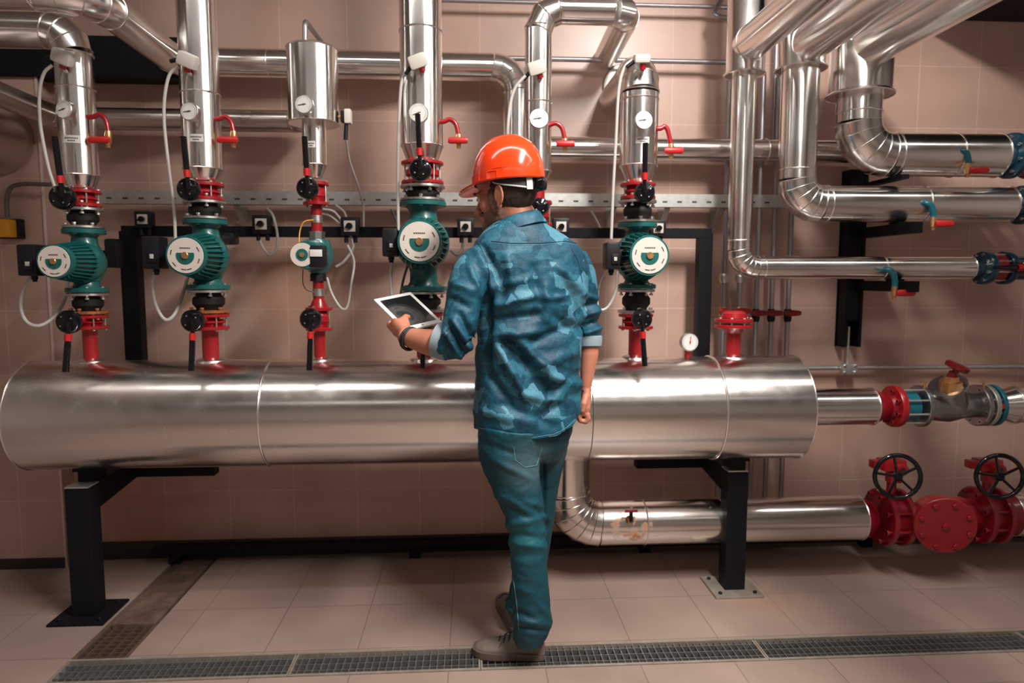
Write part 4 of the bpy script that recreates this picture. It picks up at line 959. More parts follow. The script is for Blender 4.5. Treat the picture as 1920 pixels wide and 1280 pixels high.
M['shoe'] = mat('taupe suede', (.135, .100, .085), .75, bump=(90, .4, .002), var=(30, (.19, .145, .12), .7))
M['sole'] = mat('taupe rubber sole', (.12, .085, .07), .6)
M['lace'] = mat('dark laces', (.035, .03, .032), .7)
M['screen'] = mat('dark glass screen', (.012, .012, .014), .06, coat=1)
M['wrist'] = mat('black braided band', (.012, .012, .016), .5, bump=(160, .8, .003))
def denim(name, cols, sc, seed=0.0, camo=True):
    m = bpy.data.materials.new(name); m.use_nodes = True; nt = m.node_tree; b = nt.nodes['Principled BSDF']; L = nt.links.new
    tc = nd(nt, 'ShaderNodeTexCoord'); mp = nd(nt, 'ShaderNodeMapping'); mp.inputs['Location'].default_value = (seed, seed*.7, 0); L(tc.outputs['Object'], mp.inputs[0])
    last = None
    rgb = nd(nt, 'ShaderNodeRGB'); rgb.outputs[0].default_value = (*cols[0], 1); last = rgb.outputs[0]
    if camo:
        nz = nd(nt, 'ShaderNodeTexNoise', Scale=14.0, Detail=1.0); L(mp.outputs[0], nz.inputs['Vector'])
        for i, (s, th, c, st) in enumerate(((sc, .60, cols[1], (1, 1, 1)), (sc*1.35, .72, cols[2], (1, 1, 1.25)), (sc*.85, .76, cols[3], (1, 1, 1.1)))):
            mq = nd(nt, 'ShaderNodeMapping'); mq.inputs['Scale'].default_value = st; mq.inputs['Location'].default_value = (i*3.1+.2, i*1.7, i*2.3); mq.inputs['Rotation'].default_value = (0, .15*i, .3)
            ad = nd(nt, 'ShaderNodeVectorMath', operation='MULTIPLY_ADD'); ad.inputs[1].default_value = (.035, .035, .035); L(nz.outputs['Color'], ad.inputs[0]); L(mp.outputs[0], ad.inputs[2])
            L(ad.outputs[0], mq.inputs[0]); v = nd(nt, 'ShaderNodeTexVoronoi', Scale=s); v.distance = 'CHEBYCHEV'; L(mq.outputs[0], v.inputs['Vector'])
            sx = nd(nt, 'ShaderNodeSeparateColor'); L(v.outputs['Color'], sx.inputs[0])
            g = nd(nt, 'ShaderNodeMapRange'); g.inputs['From Min'].default_value = th; g.inputs['From Max'].default_value = th+.03; g.inputs['To Max'].default_value = .8; L(sx.outputs[0], g.inputs['Value'])
            mx = nd(nt, 'ShaderNodeMix', data_type='RGBA'); L(g.outputs[0], mx.inputs[0]); L(last, mx.inputs[6]); mx.inputs[7].default_value = (*c, 1); last = mx.outputs[2]
    n2 = nd(nt, 'ShaderNodeTexNoise', Scale=6.0 if not camo else 260.0, Detail=3.0); L(tc.outputs['Object'], n2.inputs['Vector'])
    mr = nd(nt, 'ShaderNodeMapRange'); mr.inputs['From Min'].default_value = .35; mr.inputs['From Max'].default_value = .65; mr.inputs['To Min'].default_value = .75; mr.inputs['To Max'].default_value = 1.25; L(n2.outputs['Fac'], mr.inputs['Value'])
    mm = nd(nt, 'ShaderNodeMix', data_type='RGBA', blend_type='MULTIPLY'); mm.inputs[0].default_value = 1; L(last, mm.inputs[6]); L(mr.outputs[0], mm.inputs[7])
    L(mm.outputs[2], b.inputs['Base Color']); b.inputs['Roughness'].default_value = .58; b.inputs['Sheen Weight'].default_value = 0; b.inputs['Specular IOR Level'].default_value = .35
    n3 = nd(nt, 'ShaderNodeTexNoise', Scale=38.0, Detail=6.0); L(tc.outputs['Object'], n3.inputs['Vector'])
    bp = nd(nt, 'ShaderNodeBump'); bp.inputs['Strength'].default_value = .55; bp.inputs['Distance'].default_value = .006; L(n3.outputs['Fac'], bp.inputs['Height']); L(bp.outputs[0], b.inputs['Normal'])
    return m
M['shirt'] = denim('blue camouflage shirt cloth', [(.006, .066, .108), (.003, .040, .070), (.016, .108, .158), (.07, .22, .30)], 16, .37)
M['jeans'] = denim('dark teal denim', [(.003, .048, .068)]*4, 10, 1.0, False)

def wear(m, pt, rad, c, st):
    nt = m.node_tree; b = nt.nodes['Principled BSDF']; L = nt.links.new; src = b.inputs['Base Color'].links[0].from_socket
    g = nd(nt, 'ShaderNodeNewGeometry'); ds = nd(nt, 'ShaderNodeVectorMath', operation='DISTANCE'); ds.inputs[1].default_value = pt; L(g.outputs['Position'], ds.inputs[0])
    mr = nd(nt, 'ShaderNodeMapRange'); mr.interpolation_type = 'SMOOTHSTEP'; mr.inputs['From Min'].default_value = rad; mr.inputs['From Max'].default_value = rad*.2; mr.inputs['To Max'].default_value = st; L(ds.outputs['Value'], mr.inputs['Value'])
    mx = nd(nt, 'ShaderNodeMix', data_type='RGBA'); L(mr.outputs[0], mx.inputs[0]); L(src, mx.inputs[6]); mx.inputs[7].default_value = (*c, 1); L(mx.outputs[2], b.inputs['Base Color'])
wear(M['jeans'], P(995, 868, 2.17), .13, (.075, .125, .15), .6); wear(M['jeans'], P(1050, 850, 2.28), .08, (.075, .125, .15), .5); wear(M['jeans'], P(985, 1005, 2.15), .12, (.010, .12, .15), .6)
def remesh(mb, voxel, smooth_it=3, post=None):
    """one continuous surface out of overlapping closed lofts; returns a bmesh in world space"""
    bmesh.ops.recalc_face_normals(mb.bm, faces=mb.bm.faces)
    me = bpy.data.meshes.new('tmp'); mb.bm.to_mesh(me); mb.bm.free()
    o = bpy.data.objects.new('tmp', me); COL.objects.link(o)
    md = o.modifiers.new('r', 'REMESH'); md.mode = 'VOXEL'; md.voxel_size = voxel
    if smooth_it: s = o.modifiers.new('s', 'SMOOTH'); s.factor = .5; s.iterations = smooth_it
    bpy.context.view_layer.update(); dg = bpy.context.evaluated_depsgraph_get()
    m2 = bpy.data.meshes.new_from_object(o.evaluated_get(dg))
    r = MB(); r.bm.from_mesh(m2); bpy.data.objects.remove(o); bpy.data.meshes.remove(me); bpy.data.meshes.remove(m2)
    return r
def loft(mb, rings, seg=48):
    """rings: (centre, u, v, exponent)"""
    R = []
    for c, u, v, e in rings:
        rg = []
        for j in range(seg):
            a = 2*pi*j/seg; ca, sa = cos(a), sin(a)
            rg.append(mb.bm.verts.new(Vector(c)+Vector(u)*math.copysign(abs(ca)**e, ca)+Vector(v)*math.copysign(abs(sa)**e, sa)))
        R.append(rg)
    for i in range(len(R)-1):
        for j in range(seg): mb.bm.faces.new((R[i][j], R[i][(j+1) % seg], R[i+1][(j+1) % seg], R[i+1][j]))
    mb.bm.faces.new(R[0]); mb.bm.faces.new(R[-1])
def ptube(mb, L_, k=1.0, seg=24, n=5, ref=None):
    """photo-traced limb: (px, py, Y, radius px) smoothed and lofted"""
    pts = [P(a, b, c) for a, b, c, r in L_]; rad = [r*mpp(p)*k for p, (a, b, c, r) in zip(pts, L_)]
    sp_ = smoothpath(pts, n); rs = []
    for i in range(len(rad)-1):
        for q in range(n): t = q/n; rs.append(rad[i]*(1-t)+rad[i+1]*t)
    rs.append(rad[-1]); mb.tube(sp_, rs, seg, ref=ref); return mb
th = radians(20)
RV = Vector((cos(th), sin(th), 0)); FV = Vector((-sin(th), cos(th), 0))   # his right, his front
man = thing('person', 'man seen from behind in blue camouflage shirt, jeans and orange helmet, holding a white tablet', 'person', G(975, 1225))
TORSO = [(402, 940, 1004, 2.27, .052), (412, 932, 1012, 2.27, .062), (424, 921, 1034, 2.27, .075), (438, 906, 1058, 2.27, .088), (454, 891, 1080, 2.275, .100), (476, 882, 1098, 2.28, .112), (505, 886, 1106, 2.285, .122),
         (545, 890, 1104, 2.29, .128), (590, 892, 1098, 2.29, .128), (640, 893, 1092, 2.29, .124), (700, 893, 1090, 2.29, .126), (750, 891, 1090, 2.29, .132), (790, 890, 1088, 2.29, .136), (832, 893, 1080, 2.29, .136)]
def torso_rings(T, k=1.0, kd=1.0, e=.86):
    out = []
    for y, l, r, Y, d in T:
        c = P((l+r)/2, y, Y); hw = (r-l)/2*mpp(c)*k
        w = math.sqrt(max(hw*hw-(d*kd*sin(th))**2, .0004))/cos(th); out.append((c, RV*w, FV*d*kd, e))
    return out
LA = [(905, 488, 2.23, 36), (884, 515, 2.20, 38), (873, 555, 2.175, 36), (864, 600, 2.16, 34), (860, 632, 2.16, 32)]
LB = [(866, 628, 2.16, 31), (852, 640, 2.17, 32), (838, 643, 2.18, 32), (829, 643, 2.19, 31)]
RA = [(1072, 492, 2.36, 33), (1088, 515, 2.38, 29), (1095, 555, 2.39, 26), (1101, 600, 2.39, 24), (1106, 633, 2.385, 22)]
LF = [(870, 640, 2.16, 25), (840, 645, 2.18, 26), (808, 642, 2.215, 25.5), (785, 637, 2.245, 21.5), (768, 632, 2.27, 18), (757, 626, 2.285, 18)]
RF = [(1104, 615, 2.39, 13), (1106, 635, 2.385, 17.5), (1105, 665, 2.38, 17), (1101, 700, 2.375, 13), (1099, 727, 2.37, 9.5), (1099, 742, 2.37, 10)]
LEGN = [(960, 800, 2.245, 64), (956, 850, 2.24, 58), (972, 910, 2.225, 48), (984, 960, 2.215, 39), (990, 1015, 2.21, 35.5), (993, 1075, 2.20, 34), (995, 1130, 2.195, 36), (997, 1165, 2.19, 37), (993, 1192, 2.19, 31), (994, 1206, 2.19, 26)]
LEGF = [(1022, 800, 2.34, 50), (1019, 850, 2.35, 42), (1013, 910, 2.36, 34), (1009, 960, 2.37, 31), (1003, 1020, 2.39, 29), (990, 1080, 2.42, 28), (978, 1125, 2.43, 27), (971, 1145, 2.43, 27)]
# --- head frame
hf = Vector((-.84, .48, -.22)).normalized(); hu = (Z_-hf*Z_.dot(hf)).normalized(); hr = hf.cross(hu)
HR = Matrix((hr, hf, hu)).transposed()
hc = P(950, 362, 2.265)
def H(r, f, u): return hc+hr*r+hf*f+hu*u
body = MB()
loft(body, torso_rings(TORSO[:4], .90, .86)); loft(body, torso_rings(TORSO[3:12], .80, .76))
loft(body, torso_rings([(790, 896, 1080, 2.29, .125), (830, 898, 1060, 2.29, .12), (862, 905, 1040, 2.29, .085)], .84, .80))
ptube(body, LA, .68); ptube(body, RA, .68); ptube(body, LF); ptube(body, RF)
ptube(body, LEGN[:-1], .74); ptube(body, LEGF, .72)
# neck
ptube(body, [(955, 372, 2.265, 34), (962, 392, 2.265, 33), (970, 408, 2.27, 36), (974, 425, 2.275, 44)])
def ell(mb, r, f, u, R3, rot=None): mb.ball(H(r, f, u), R3, HR @ rot if rot else HR)
ell(body, 0, -.010, .030, (.074, .096, .100)); ell(body, 0, .030, -.055, (.055, .062, .060)); ell(body, 0, .052, -.010, (.056, .046, .072))
ell(body, 0, .078, -.090, (.028, .026, .022)); ell(body, 0, .086, .016, (.046, .016, .012)); ell(body, 0, .060, .050, (.055, .035, .04))
body.tube([H(0, .092, .012), H(0, .106, -.012), H(0, .118, -.034), H(0, .104, -.044)], [.007, .009, .0115, .009], 14)
for s in (-1, 1):
    ell(body, s*.010, .108, -.038, (.009, .010, .008)); ell(body, s*.036, .064, -.028, (.022, .022, .026))
ell(body, 0, .096, -.058, (.024, .013, .007)); ell(body, 0, .094, -.070, (.022, .013, .008))
for s in (-1, 1):
    e = Matrix.Rotation(s*.35, 3, 'Z') @ Matrix.Rotation(.18, 3, 'X')
    ell(body, s*.078, -.008, -.020, (.007, .019, .031), e); ell(body, s*.076, -.002, -.048, (.007, .010, .012), e)
    # helix rim
    cx = H(s*.083, -.010, -.018); q = [cx+HR @ e @ Vector((0, .017*cos(a), .029*sin(a))) for a in [(-.6+5.0*k/14) if True else 0 for k in range(15)]]
    body.tube(q, .0042, 8)
# --- left hand, gripping the corner of the tablet
A_, B_, C_, D_ = P(703, 561, 2.432), P(771, 550, 2.525), P(826, 602, 2.395), P(759, 621, 2.30)
ctr = (A_+B_+C_+D_)/4; tu = (B_-A_+C_-D_).normalized(); tv = (D_-A_); tv = (tv-tu*tv.dot(tu)).normalized(); tn = tu.cross(tv)
if tn.z < 0: tn = -tn
LU, LV = .158, .205
def T_(u, v, n): return ctr+tu*u+tv*v+tn*n       # tablet coordinates: u right, v towards the wrist, n up
hw_ = P(760, 627, 2.285)
kn = T_(-LU/2-.012, LV/2-.035, -.012)
body.tube([P(768, 632, 2.27), hw_, (hw_*.45+T_(-LU/2-.006, LV/2-.020, -.004)*.55), T_(-LU/2-.010, LV/2-.040, -.006), T_(-LU/2-.008, LV/2-.060, -.010)], [(.024, .021), (.026, .021), (.031, .021), (.034, .018), (.025, .013)], 20, ref=tn)
for i in range(4):   # four fingers curl below the tablet
    v0 = LV/2-.012-.0165*i; L = (.75, 1.0, .95, .82)[i] if False else (.82, .95, 1.0, .88)[3-i]
    body.tube([T_(-LU/2-.010, v0-.006, -.006), T_(-LU/2-.014, v0-.010, -.018), T_(-LU/2-.008*L, v0-.014, -.030), T_(-LU/2+.022*L, v0-.014, -.026), T_(-LU/2+.042*L, v0-.013, -.016)], [.0115, .0105, .0098, .0088, .0070], 12)
# thumb leaves the side of the palm and lies on the bezel and screen
body.tube([hw_+tn*.006, T_(-LU/2+.014, LV/2-.022, .010), T_(-LU/2+.022, LV/2-.042, .019), T_(-LU/2+.034, LV/2-.052, .017), T_(-LU/2+.050, LV/2-.055, .0105)], [.017, .0165, .0135, .0115, .0088], 14)
body.tube([T_(-LU/2-.012, LV/2-.022, .004), T_(-LU/2+.004, LV/2-.036, .012), T_(-LU/2+.020, LV/2-.044, .016)], [.020, .018, .012], 14)
# --- right hand: loosely closed, hanging
w0 = P(1099, 735, 2.37)
def Q(dx, dy, dz): return w0+Vector((dx, dy, dz))
body.tube([Q(0, 0, .01), Q(.0, -.002, -.02), Q(-.002, -.002, -.05), Q(-.003, .0, -.075)], [(.017, .021), (.017, .030), (.018, .038), (.014, .036)], 20, ref=X_)
for i in range(4):
    y0 = -.030+.020*i; L = (.9, 1.0, .95, .8)[i]
    body.tube([Q(-.001, y0, -.072), Q(.003, y0, -.090*1), Q(-.006, y0+.001, -.088-.014*L), Q(-.024, y0+.002, -.088-.010*L), Q(-.032, y0+.002, -.074)], [.0105, .0102, .0095, .0088, .0072], 12)
body.tube([Q(-.004, -.020, -.012), Q(-.014, -.036, -.036), Q(-.018, -.036, -.060), Q(-.018, -.026, -.078)], [.014, .0125, .0105, .0085], 12)
# feet
body.tube([P(997, 1170, 2.19), G(1008, 1226, .0)+Z_*.045, G(985, 1226, .0)+Z_*.038, G(925, 1222, .0)+Z_*.034], [.030, .024, .020, .015], 16)
body.tube([P(971, 1140, 2.43), G(970, 1180, 0)+Z_*.045, G(964, 1165, 0)+Z_*.038, G(954, 1138, 0)+Z_*.034], [.028, .024, .020, .015], 16)
bd = remesh(body, .0036, 2).build('body', 'skin', man, ang=180)
bd['label'] = 'tanned skin of head, neck, forearms and hands'
for s in (-1, 1):
    ey = MB().ball(H(s*.031, .083, -.001), .0125).build('eye', 'dial', man); MB().ball(H(s*.032, .0925, -.001), .0055).build('iris', 'ink', ey)
    MB().tube([H(s*.014, .102, .018), H(s*.032, .102, .022), H(s*.050, .088, .017)], [.0035, .0045, .003], 8).build('eyebrow', 'hair', man)
hb_ = MB(); hb_.ball(H(0, -.020, .022), (.078, .092, .100), HR); hb_.ball(H(0, -.052, -.006), (.060, .050, .052), HR)
hh = remesh(hb_, .004, 2)
for v in hh.bm.verts: v.co += (v.co-hc).normalized()*noise.noise(v.co*90)*.0016
hh.build('hair', 'hair', man, ang=180)
bb = MB(); bb.ball(H(0, .032, -.066), (.0595, .064, .056), HR); bb.ball(H(0, .080, -.094), (.032, .031, .026), HR)
bb.ball(H(0, .098, -.049), (.026, .012, .006), HR)
for s in (-1, 1): bb.ball(H(s*.060, .022, -.024), (.012, .022, .048), HR)
bb = remesh(bb, .004, 2)
for v in bb.bm.verts: v.co += (v.co-hc).normalized()*noise.noise(v.co*110)*.0016
bb.build('beard', 'beard', man, ang=180)
# --- helmet
gf = Vector((-.87, .47, -.07)).normalized(); gu = (Z_-gf*Z_.dot(gf)).normalized(); gr = gf.cross(gu)
g0 = P(955, 342, 2.262)
def K(r, f, u): return g0+gr*r+gf*f+gu*u
hm = MB(); NS = 72; rings = []
def hring(a_s, zu, k, inner=0, brim=0):
    out = []
    for j in range(NS):
        a = 2*pi*j/NS; f = cos(a); r = sin(a)
        fr = .1245 if f > 0 else .121; rx, ff = (.104*k-inner)*r, (fr*k-inner)*f
        z = zu
        if brim:
            pk = max(0, f)**3.5; e = .006+.052*pk; n = Vector((r, f)).normalized(); rx += n.x*e*brim; ff += n.y*e*brim; z -= .024*pk*brim
        # raised crown ridges
        if inner == 0 and not brim and 0 < a_s < 1.45:
            for cr in (0.0,):
                if abs(abs(rx)-.022) < .006: z += .0022
        out.append(hm.bm.verts.new(K(rx, ff, z)))
    return out
prof = [(t, sin(t)**.92*.150, max(cos(t), .001)**.80) for t in [1.57*k/16 for k in range(17)]]
rings.append(hring(0, -.004, 1.0, .003, 1)); rings.append(hring(0, 0, 1.0, 0, 1))
for t, z, k in prof: rings.append(hring(t, z, k))
for i in range(len(rings)-1):
    for j in range(NS): hm.bm.faces.new((rings[i][j], rings[i][(j+1) % NS], rings[i+1][(j+1) % NS], rings[i+1][j]))
hm.bm.faces.new(rings[-1]); inn = [hring(t, z-.003 if z > .003 else z-.004, k, .003) for t, z, k in prof[:14]]
for i in range(len(inn)-1):
    for j in range(NS): hm.bm.faces.new((inn[i][j], inn[i+1][j], inn[i+1][(j+1) % NS], inn[i][(j+1) % NS]))
hm.bm.faces.new(inn[-1])
for j in range(NS): hm.bm.faces.new((rings[0][j], inn[0][j], inn[0][(j+1) % NS], rings[0][(j+1) % NS]))
hs = hm.build('hard_hat', 'helmet', man, ang=50, label='glossy orange helmet with short peak')
def onh(a, z, off=.0005):
    k = max(cos(math.asin(min(1, (z/.150)**(1/.92)))), .001)**.80; fr = .1245 if cos(a) > 0 else .121
    return K(.104*k*sin(a), fr*k*cos(a), z)+(gr*sin(a)+gf*cos(a))*off
# slot bosses and moulded mark on the camera side
la = -1   # camera side is -r
for a0, a1 in ((-.62, -.42), (-1.02, -.78), (-1.62, -1.32)):
    MB().tube([onh(a0, .004), onh(a0, .024), onh((a0+a1)/2, .0245), onh(a1, .024), onh(a1, .004)], .0016, 6).build('slot_boss', 'helmet', hs)
MB().tube([onh(-1.5, .032), onh(-1.72, .032), onh(-1.9, .032)], .0011, 6).build('moulded_mark', 'helmet', hs)
MB().tube([onh(-1.78, .026), onh(-1.78, .041)], .0012, 6).build('moulded_mark', 'helmet', hs)
# suspension
def band(name, m, a0, a1, z0f, z1f, k, th_=.002, par=None):
    b = MB(); n = 26; V = []
    for i in range(n+1):
        a = a0+(a1-a0)*i/n; row = []
        for (z, o) in ((z0f(i/n), 0), (z1f(i/n), 0), (z1f(i/n), -th_), (z0f(i/n), -th_)):
            fr = .110 if cos(a) > 0 else .112; row.append(b.bm.verts.new(K((.088*k+o)*sin(a), (fr*k+o)*cos(a), z)))
        V.append(row)
    for i in range(n):
        for q in range(4): b.bm.faces.new((V[i][q], V[i][(q+1) % 4], V[i+1][(q+1) % 4], V[i+1][q]))
    b.bm.faces.new(V[0]); b.bm.faces.new(V[-1]); return b.build(name, m, par or hs)
sus = band('suspension_band', 'strap', -1.35, -4.7, lambda t: -.004-.030*sin(pi*min(1, t*1.5))**.7 if t < .66 else -.032, lambda t: .006, 1.0)
band('band_edge', 'strapw', -1.40, -2.75, lambda t: -.006-.031*sin(pi*t*.62)**.7, lambda t: -.002-.029*sin(pi*t*.62)**.7, 1.03, .002, sus) if False else None
band('strap_edge', 'strapw', -1.40, -2.55, lambda t: -.008-.029*t**.6, lambda t: -.004-.028*t**.6, 1.03)
band('strap_tab', 'strapw', -2.42, -2.62, lambda t: -.040, lambda t: .004, 1.05)
kb = K(-.02, -.122, -.022); MB().lathe(kb, -gf, [(-.012, .022), (0, .024), (.010, .022), (.013, .014)], 20).build('ratchet_knob', 'black', hs)
# --- shirt
sh = MB(); loft(sh, torso_rings(TORSO)); ptube(sh, LA); ptube(sh, LB); ptube(sh, RA)
shm = remesh(sh, .0052, 3)
FOLDS = [(880, 500, 905, 560, 6, 4), (1000, 700, 1088, 720, 9, 5), (1015, 745, 1085, 700, 8, -4), (920, 540, 1000, 520, 7, 3),  # px, py -> px, py, width px, height mm (positive ridge)
    (914, 560, 912, 700, 9, -9), (930, 640, 985, 742, 9, 8), (948, 640, 1032, 735, 11, -8), (965, 632, 1045, 712, 10, 6), (925, 628, 1008, 622, 9, 7), (932, 600, 1010, 590, 9, -7),
    (930, 572, 1015, 550, 8, 6), (905, 690, 960, 760, 9, -6), (985, 742, 1060, 752, 9, 6), (1000, 690, 1075, 660, 10, 5), (1010, 560, 1065, 556, 6, 4), (1022, 535, 1030, 600, 9, 5),
    (1035, 590, 1085, 620, 9, -5), (1000, 640, 1080, 610, 10, -6), (930, 500, 945, 560, 10, -5), (950, 480, 960, 530, 8, 5), (900, 770, 1000, 790, 10, 4), (1010, 780, 1080, 740, 10, -4),
    (895, 470, 925, 540, 7, 5), (905, 462, 938, 520, 6, -4), (1060, 520, 1085, 590, 9, -5), (1045, 500, 1092, 545, 8, 5), (940, 760, 1040, 800, 9, -4), (1000, 500, 1010, 560, 9, -4),
    (850, 600, 880, 650, 6, 6), (862, 590, 892, 640, 6, -6), (838, 620, 862, 668, 5, 6), (845, 560, 880, 575, 7, -4), (850, 530, 885, 545, 7, 4), (846, 612, 870, 655, 5, -5),
    (1095, 575, 1122, 568, 5, -4), (1096, 592, 1124, 582, 5, 5), (1094, 612, 1126, 602, 5, -5), (1098, 625, 1128, 614, 4, 5), (1092, 552, 1118, 560, 5, 4)]
def fold(bmv, folds, k=1.0):
    for v in bmv:
        n = v.normal
        if n.y > .35: continue
        px, py = proj(v.co); d = 0
        for x0, y0, x1, y1, w, h in folds:
            dx, dy = x1-x0, y1-y0; t = ((px-x0)*dx+(py-y0)*dy)/(dx*dx+dy*dy)
            if t < -.25 or t > 1.25: continue
            tc_ = max(0, min(1, t)); ex = px-x0-dx*tc_; ey = py-y0-dy*tc_; q = (ex*ex+ey*ey)/(w*w)
            if q > 9: continue
            d += h*.001*math.exp(-q*.9)*(sin(pi*max(0, min(1, (t+.25)/1.5)))**.6)
        v.co += n*d*k
def hem_y(px):
    pts = [(880, 800), (893, 804), (930, 815), (985, 826), (1040, 818), (1072, 800), (1088, 775), (1100, 768)]
    for i in range(len(pts)-1):
        if px <= pts[i+1][0]:
            t = max(0, (px-pts[i][0])/(pts[i+1][0]-pts[i][0])); t = t*t*(3-2*t)*.5+t*.5; return pts[i][1]*(1-t)+pts[i+1][1]*t
    return 768
shm.bm.normal_update()
fold(shm.bm.verts, FOLDS, 2.6)
for v in shm.bm.verts:
    n = v.normal; s = v.co
    v.co += n*(noise.noise(Vector((s.x*9, s.y*9, s.z*16)))*.004+noise.noise(Vector((s.x*28, s.y*28, s.z*44+5)))*.0022)
    px, py = proj(s); hy = hem_y(px)
    if py > hy and px > 880: v.co.z = P(px, hy, v.co.y).z
shirt_bm = shm.bm.copy()
shirt = shm.build('shirt', 'shirt', man, ang=180, label='blue camouflage shirt with rolled sleeves')
from mathutils.bvhtree import BVHTree
def seam(bvh, pts, r, m, name, par, off=.0006, n=6):
    out = []
    for i in range(len(pts)-1):
        for q in range(n):
            t = q/n; out.append((pts[i][0]*(1-t)+pts[i+1][0]*t, pts[i][1]*(1-t)+pts[i+1][1]*t))
    out.append(pts[-1]); W = []
    for a, b in out:
        d = ray(a, b).normalized(); h = bvh.ray_cast(CAM, d)
        if h[0] is not None and (not W or (h[0]-W[-1]).length < .05): W.append(h[0]+h[1]*off)
    if len(W) > 2: MB().tube(W, r, 6).build(name, m, par)
bvh = BVHTree.FromBMesh(shirt_bm)
M['stitch'] = mat('dark seam thread', (.006, .035, .06), .7); M['stitchl'] = mat('pale seam thread', (.10, .26, .34), .7)
seam(bvh, [(921, 452), (960, 456), (1010, 456), (1060, 452), (1080, 456)], .0013, 'stitch', 'yoke_seam', shirt)
seam(bvh, [(921, 455), (960, 459), (1010, 459), (1060, 455), (1080, 459)], .0006, 'stitchl', 'yoke_stitching', shirt)
seam(bvh, [(896, 452), (908, 478), (917, 510), (921, 545)], .0013, 'stitch', 'armhole_seam', shirt)
seam(bvh, [(1068, 458), (1084, 490), (1092, 530)], .0013, 'stitch', 'armhole_seam', shirt)
seam(bvh, [(x, hem_y(x)-4) for x in range(897, 1082, 14)], .0008, 'stitchl', 'hem_stitching', shirt, n=3)
# collar
cc = P(974, 421, 2.268); cn = Vector((-.30, .10, 1)).normalized(); cu = (RV-cn*RV.dot(cn)).normalized(); cv_ = cn.cross(cu)
cb = MB(); NC = 60; rr2 = []
for (k, dz) in ((.070, .020), (.074, .027), (.079, .022), (.086, .004), (.092, -.018), (.087, -.020), (.074, -.004), (.068, .006)):
    ring = []
    for j in range(NC):
        a = 2*pi*j/NC; fr = cos(a-pi/2)   # front of the collar drops
        ring.append(cb.bm.verts.new(cc+cu*cos(a)*k*1.0+cv_*sin(a)*k*.90+cn*(dz-.030*max(0, sin(a)))))
    rr2.append(ring)
for i in range(len(rr2)):
    for j in range(NC): A, B = rr2[i], rr2[(i+1) % len(rr2)]; cb.bm.faces.new((A[j], A[(j+1) % NC], B[(j+1) % NC], B[j]))
cb.build('collar', 'shirt', shirt, ang=60)
# cuffs
def cuff(pts, w, m='lining', ring=.0035):
    b = MB(); b.tube(pts, w, 36); o = b.build('rolled_cuff', m, shirt, label='pale blue-grey inside of the rolled sleeve')
k_ = mpp(P(830, 643, 2.19))
a0, a1 = P(842, 640, 2.178), P(819, 640, 2.20)
dd = (a1-a0).normalized(); dd = Vector((-.93, .30, .22)).normalized(); mid = (a0+a1)/2; L_ = (a1-a0).length*.58
cuff([mid-dd*L_, mid-dd*(L_-.003), mid, mid+dd*(L_-.003), mid+dd*L_], [29*k_, 34*k_, 34.5*k_, 33.5*k_, 27*k_])
a0, a1 = P(1106, 628, 2.385), P(1106, 650, 2.382); k_ = mpp(a0)
cuff([a0, a0*.9+a1*.1, (a0+a1)/2, a0*.1+a1*.9, a1], [19*k_, 23*k_, 23*k_, 22*k_, 17*k_])
# bracelets
wd = (P(754, 622, 2.29)-P(785, 637, 2.245)).normalized()
for off, r_ in ((0, .036), (.008, .0365)):
    MB().torus(P(767, 632, 2.272)-wd*off+Vector((0, 0, -.004)), wd+Vector((.15, 0, -.1)), r_, .0052, 40, 10).build('bracelet', 'wrist', man, label='black braided wristband')
MB().torus(P(1099, 731, 2.37), Z_, 9.8*mpp(w0), .0016, 24, 6).build('bracelet', 'wrist', man, label='thin dark cord on the right wrist')
# jeans
jn = MB(); ptube(jn, LEGN, 1.0, 32); ptube(jn, LEGF, 1.0, 32)
loft(jn, torso_rings([(780, 898, 1076, 2.29, .125), (810, 897, 1072, 2.29, .128), (835, 897, 1062, 2.29, .122), (862, 903, 1050, 2.29, .10)], 1.0, .95))
jm = remesh(jn, .0052, 3); jm.bm.normal_update()
JF = [(925, 862, 990, 895, 7, 5), (930, 925, 990, 960, 8, 6), (940, 940, 1000, 975, 7, -5), (945, 985, 1025, 970, 7, 6), (950, 1000, 1022, 1010, 6, -5), (955, 1018, 1020, 1025, 6, 5), (958, 1040, 1015, 1042, 6, -3), (985, 940, 1020, 950, 6, 4),
      (1005, 955, 1028, 990, 6, -5), (962, 1160, 1028, 1172, 6, 5), (968, 1176, 1020, 1182, 4, -6), (1010, 1130, 1034, 1165, 6, 5), (960, 1100, 1010, 1120, 7, 3), (1018, 870, 1019, 960, 5, -8), (955, 1140, 1000, 1160, 5, -4), (905, 830, 960, 850, 7, -4)]
fold(jm.bm.verts, JF, 1.3)
for v in jm.bm.verts:
    n = v.normal; s = v.co; v.co += n*(noise.noise(Vector((s.x*12, s.y*12, s.z*16)))*.003+noise.noise(Vector((s.x*40, s.y*40, s.z*60+5)))*.0015)
jbm = jm.bm.copy(); jeans = jm.build('jeans', 'jeans', man, ang=180, label='dark teal denim jeans')
bvj = BVHTree.FromBMesh(jbm)
seam(bvj, [(952, 1030), (957, 1060), (965, 1100), (970, 1140), (973, 1180)], .0010, 'stitchl', 'side_seam', jeans)
seam(bvj, [(963, 838), (966, 862), (984, 876), (1006, 872), (1016, 840)], .0010, 'stitchl', 'back_pocket', jeans)
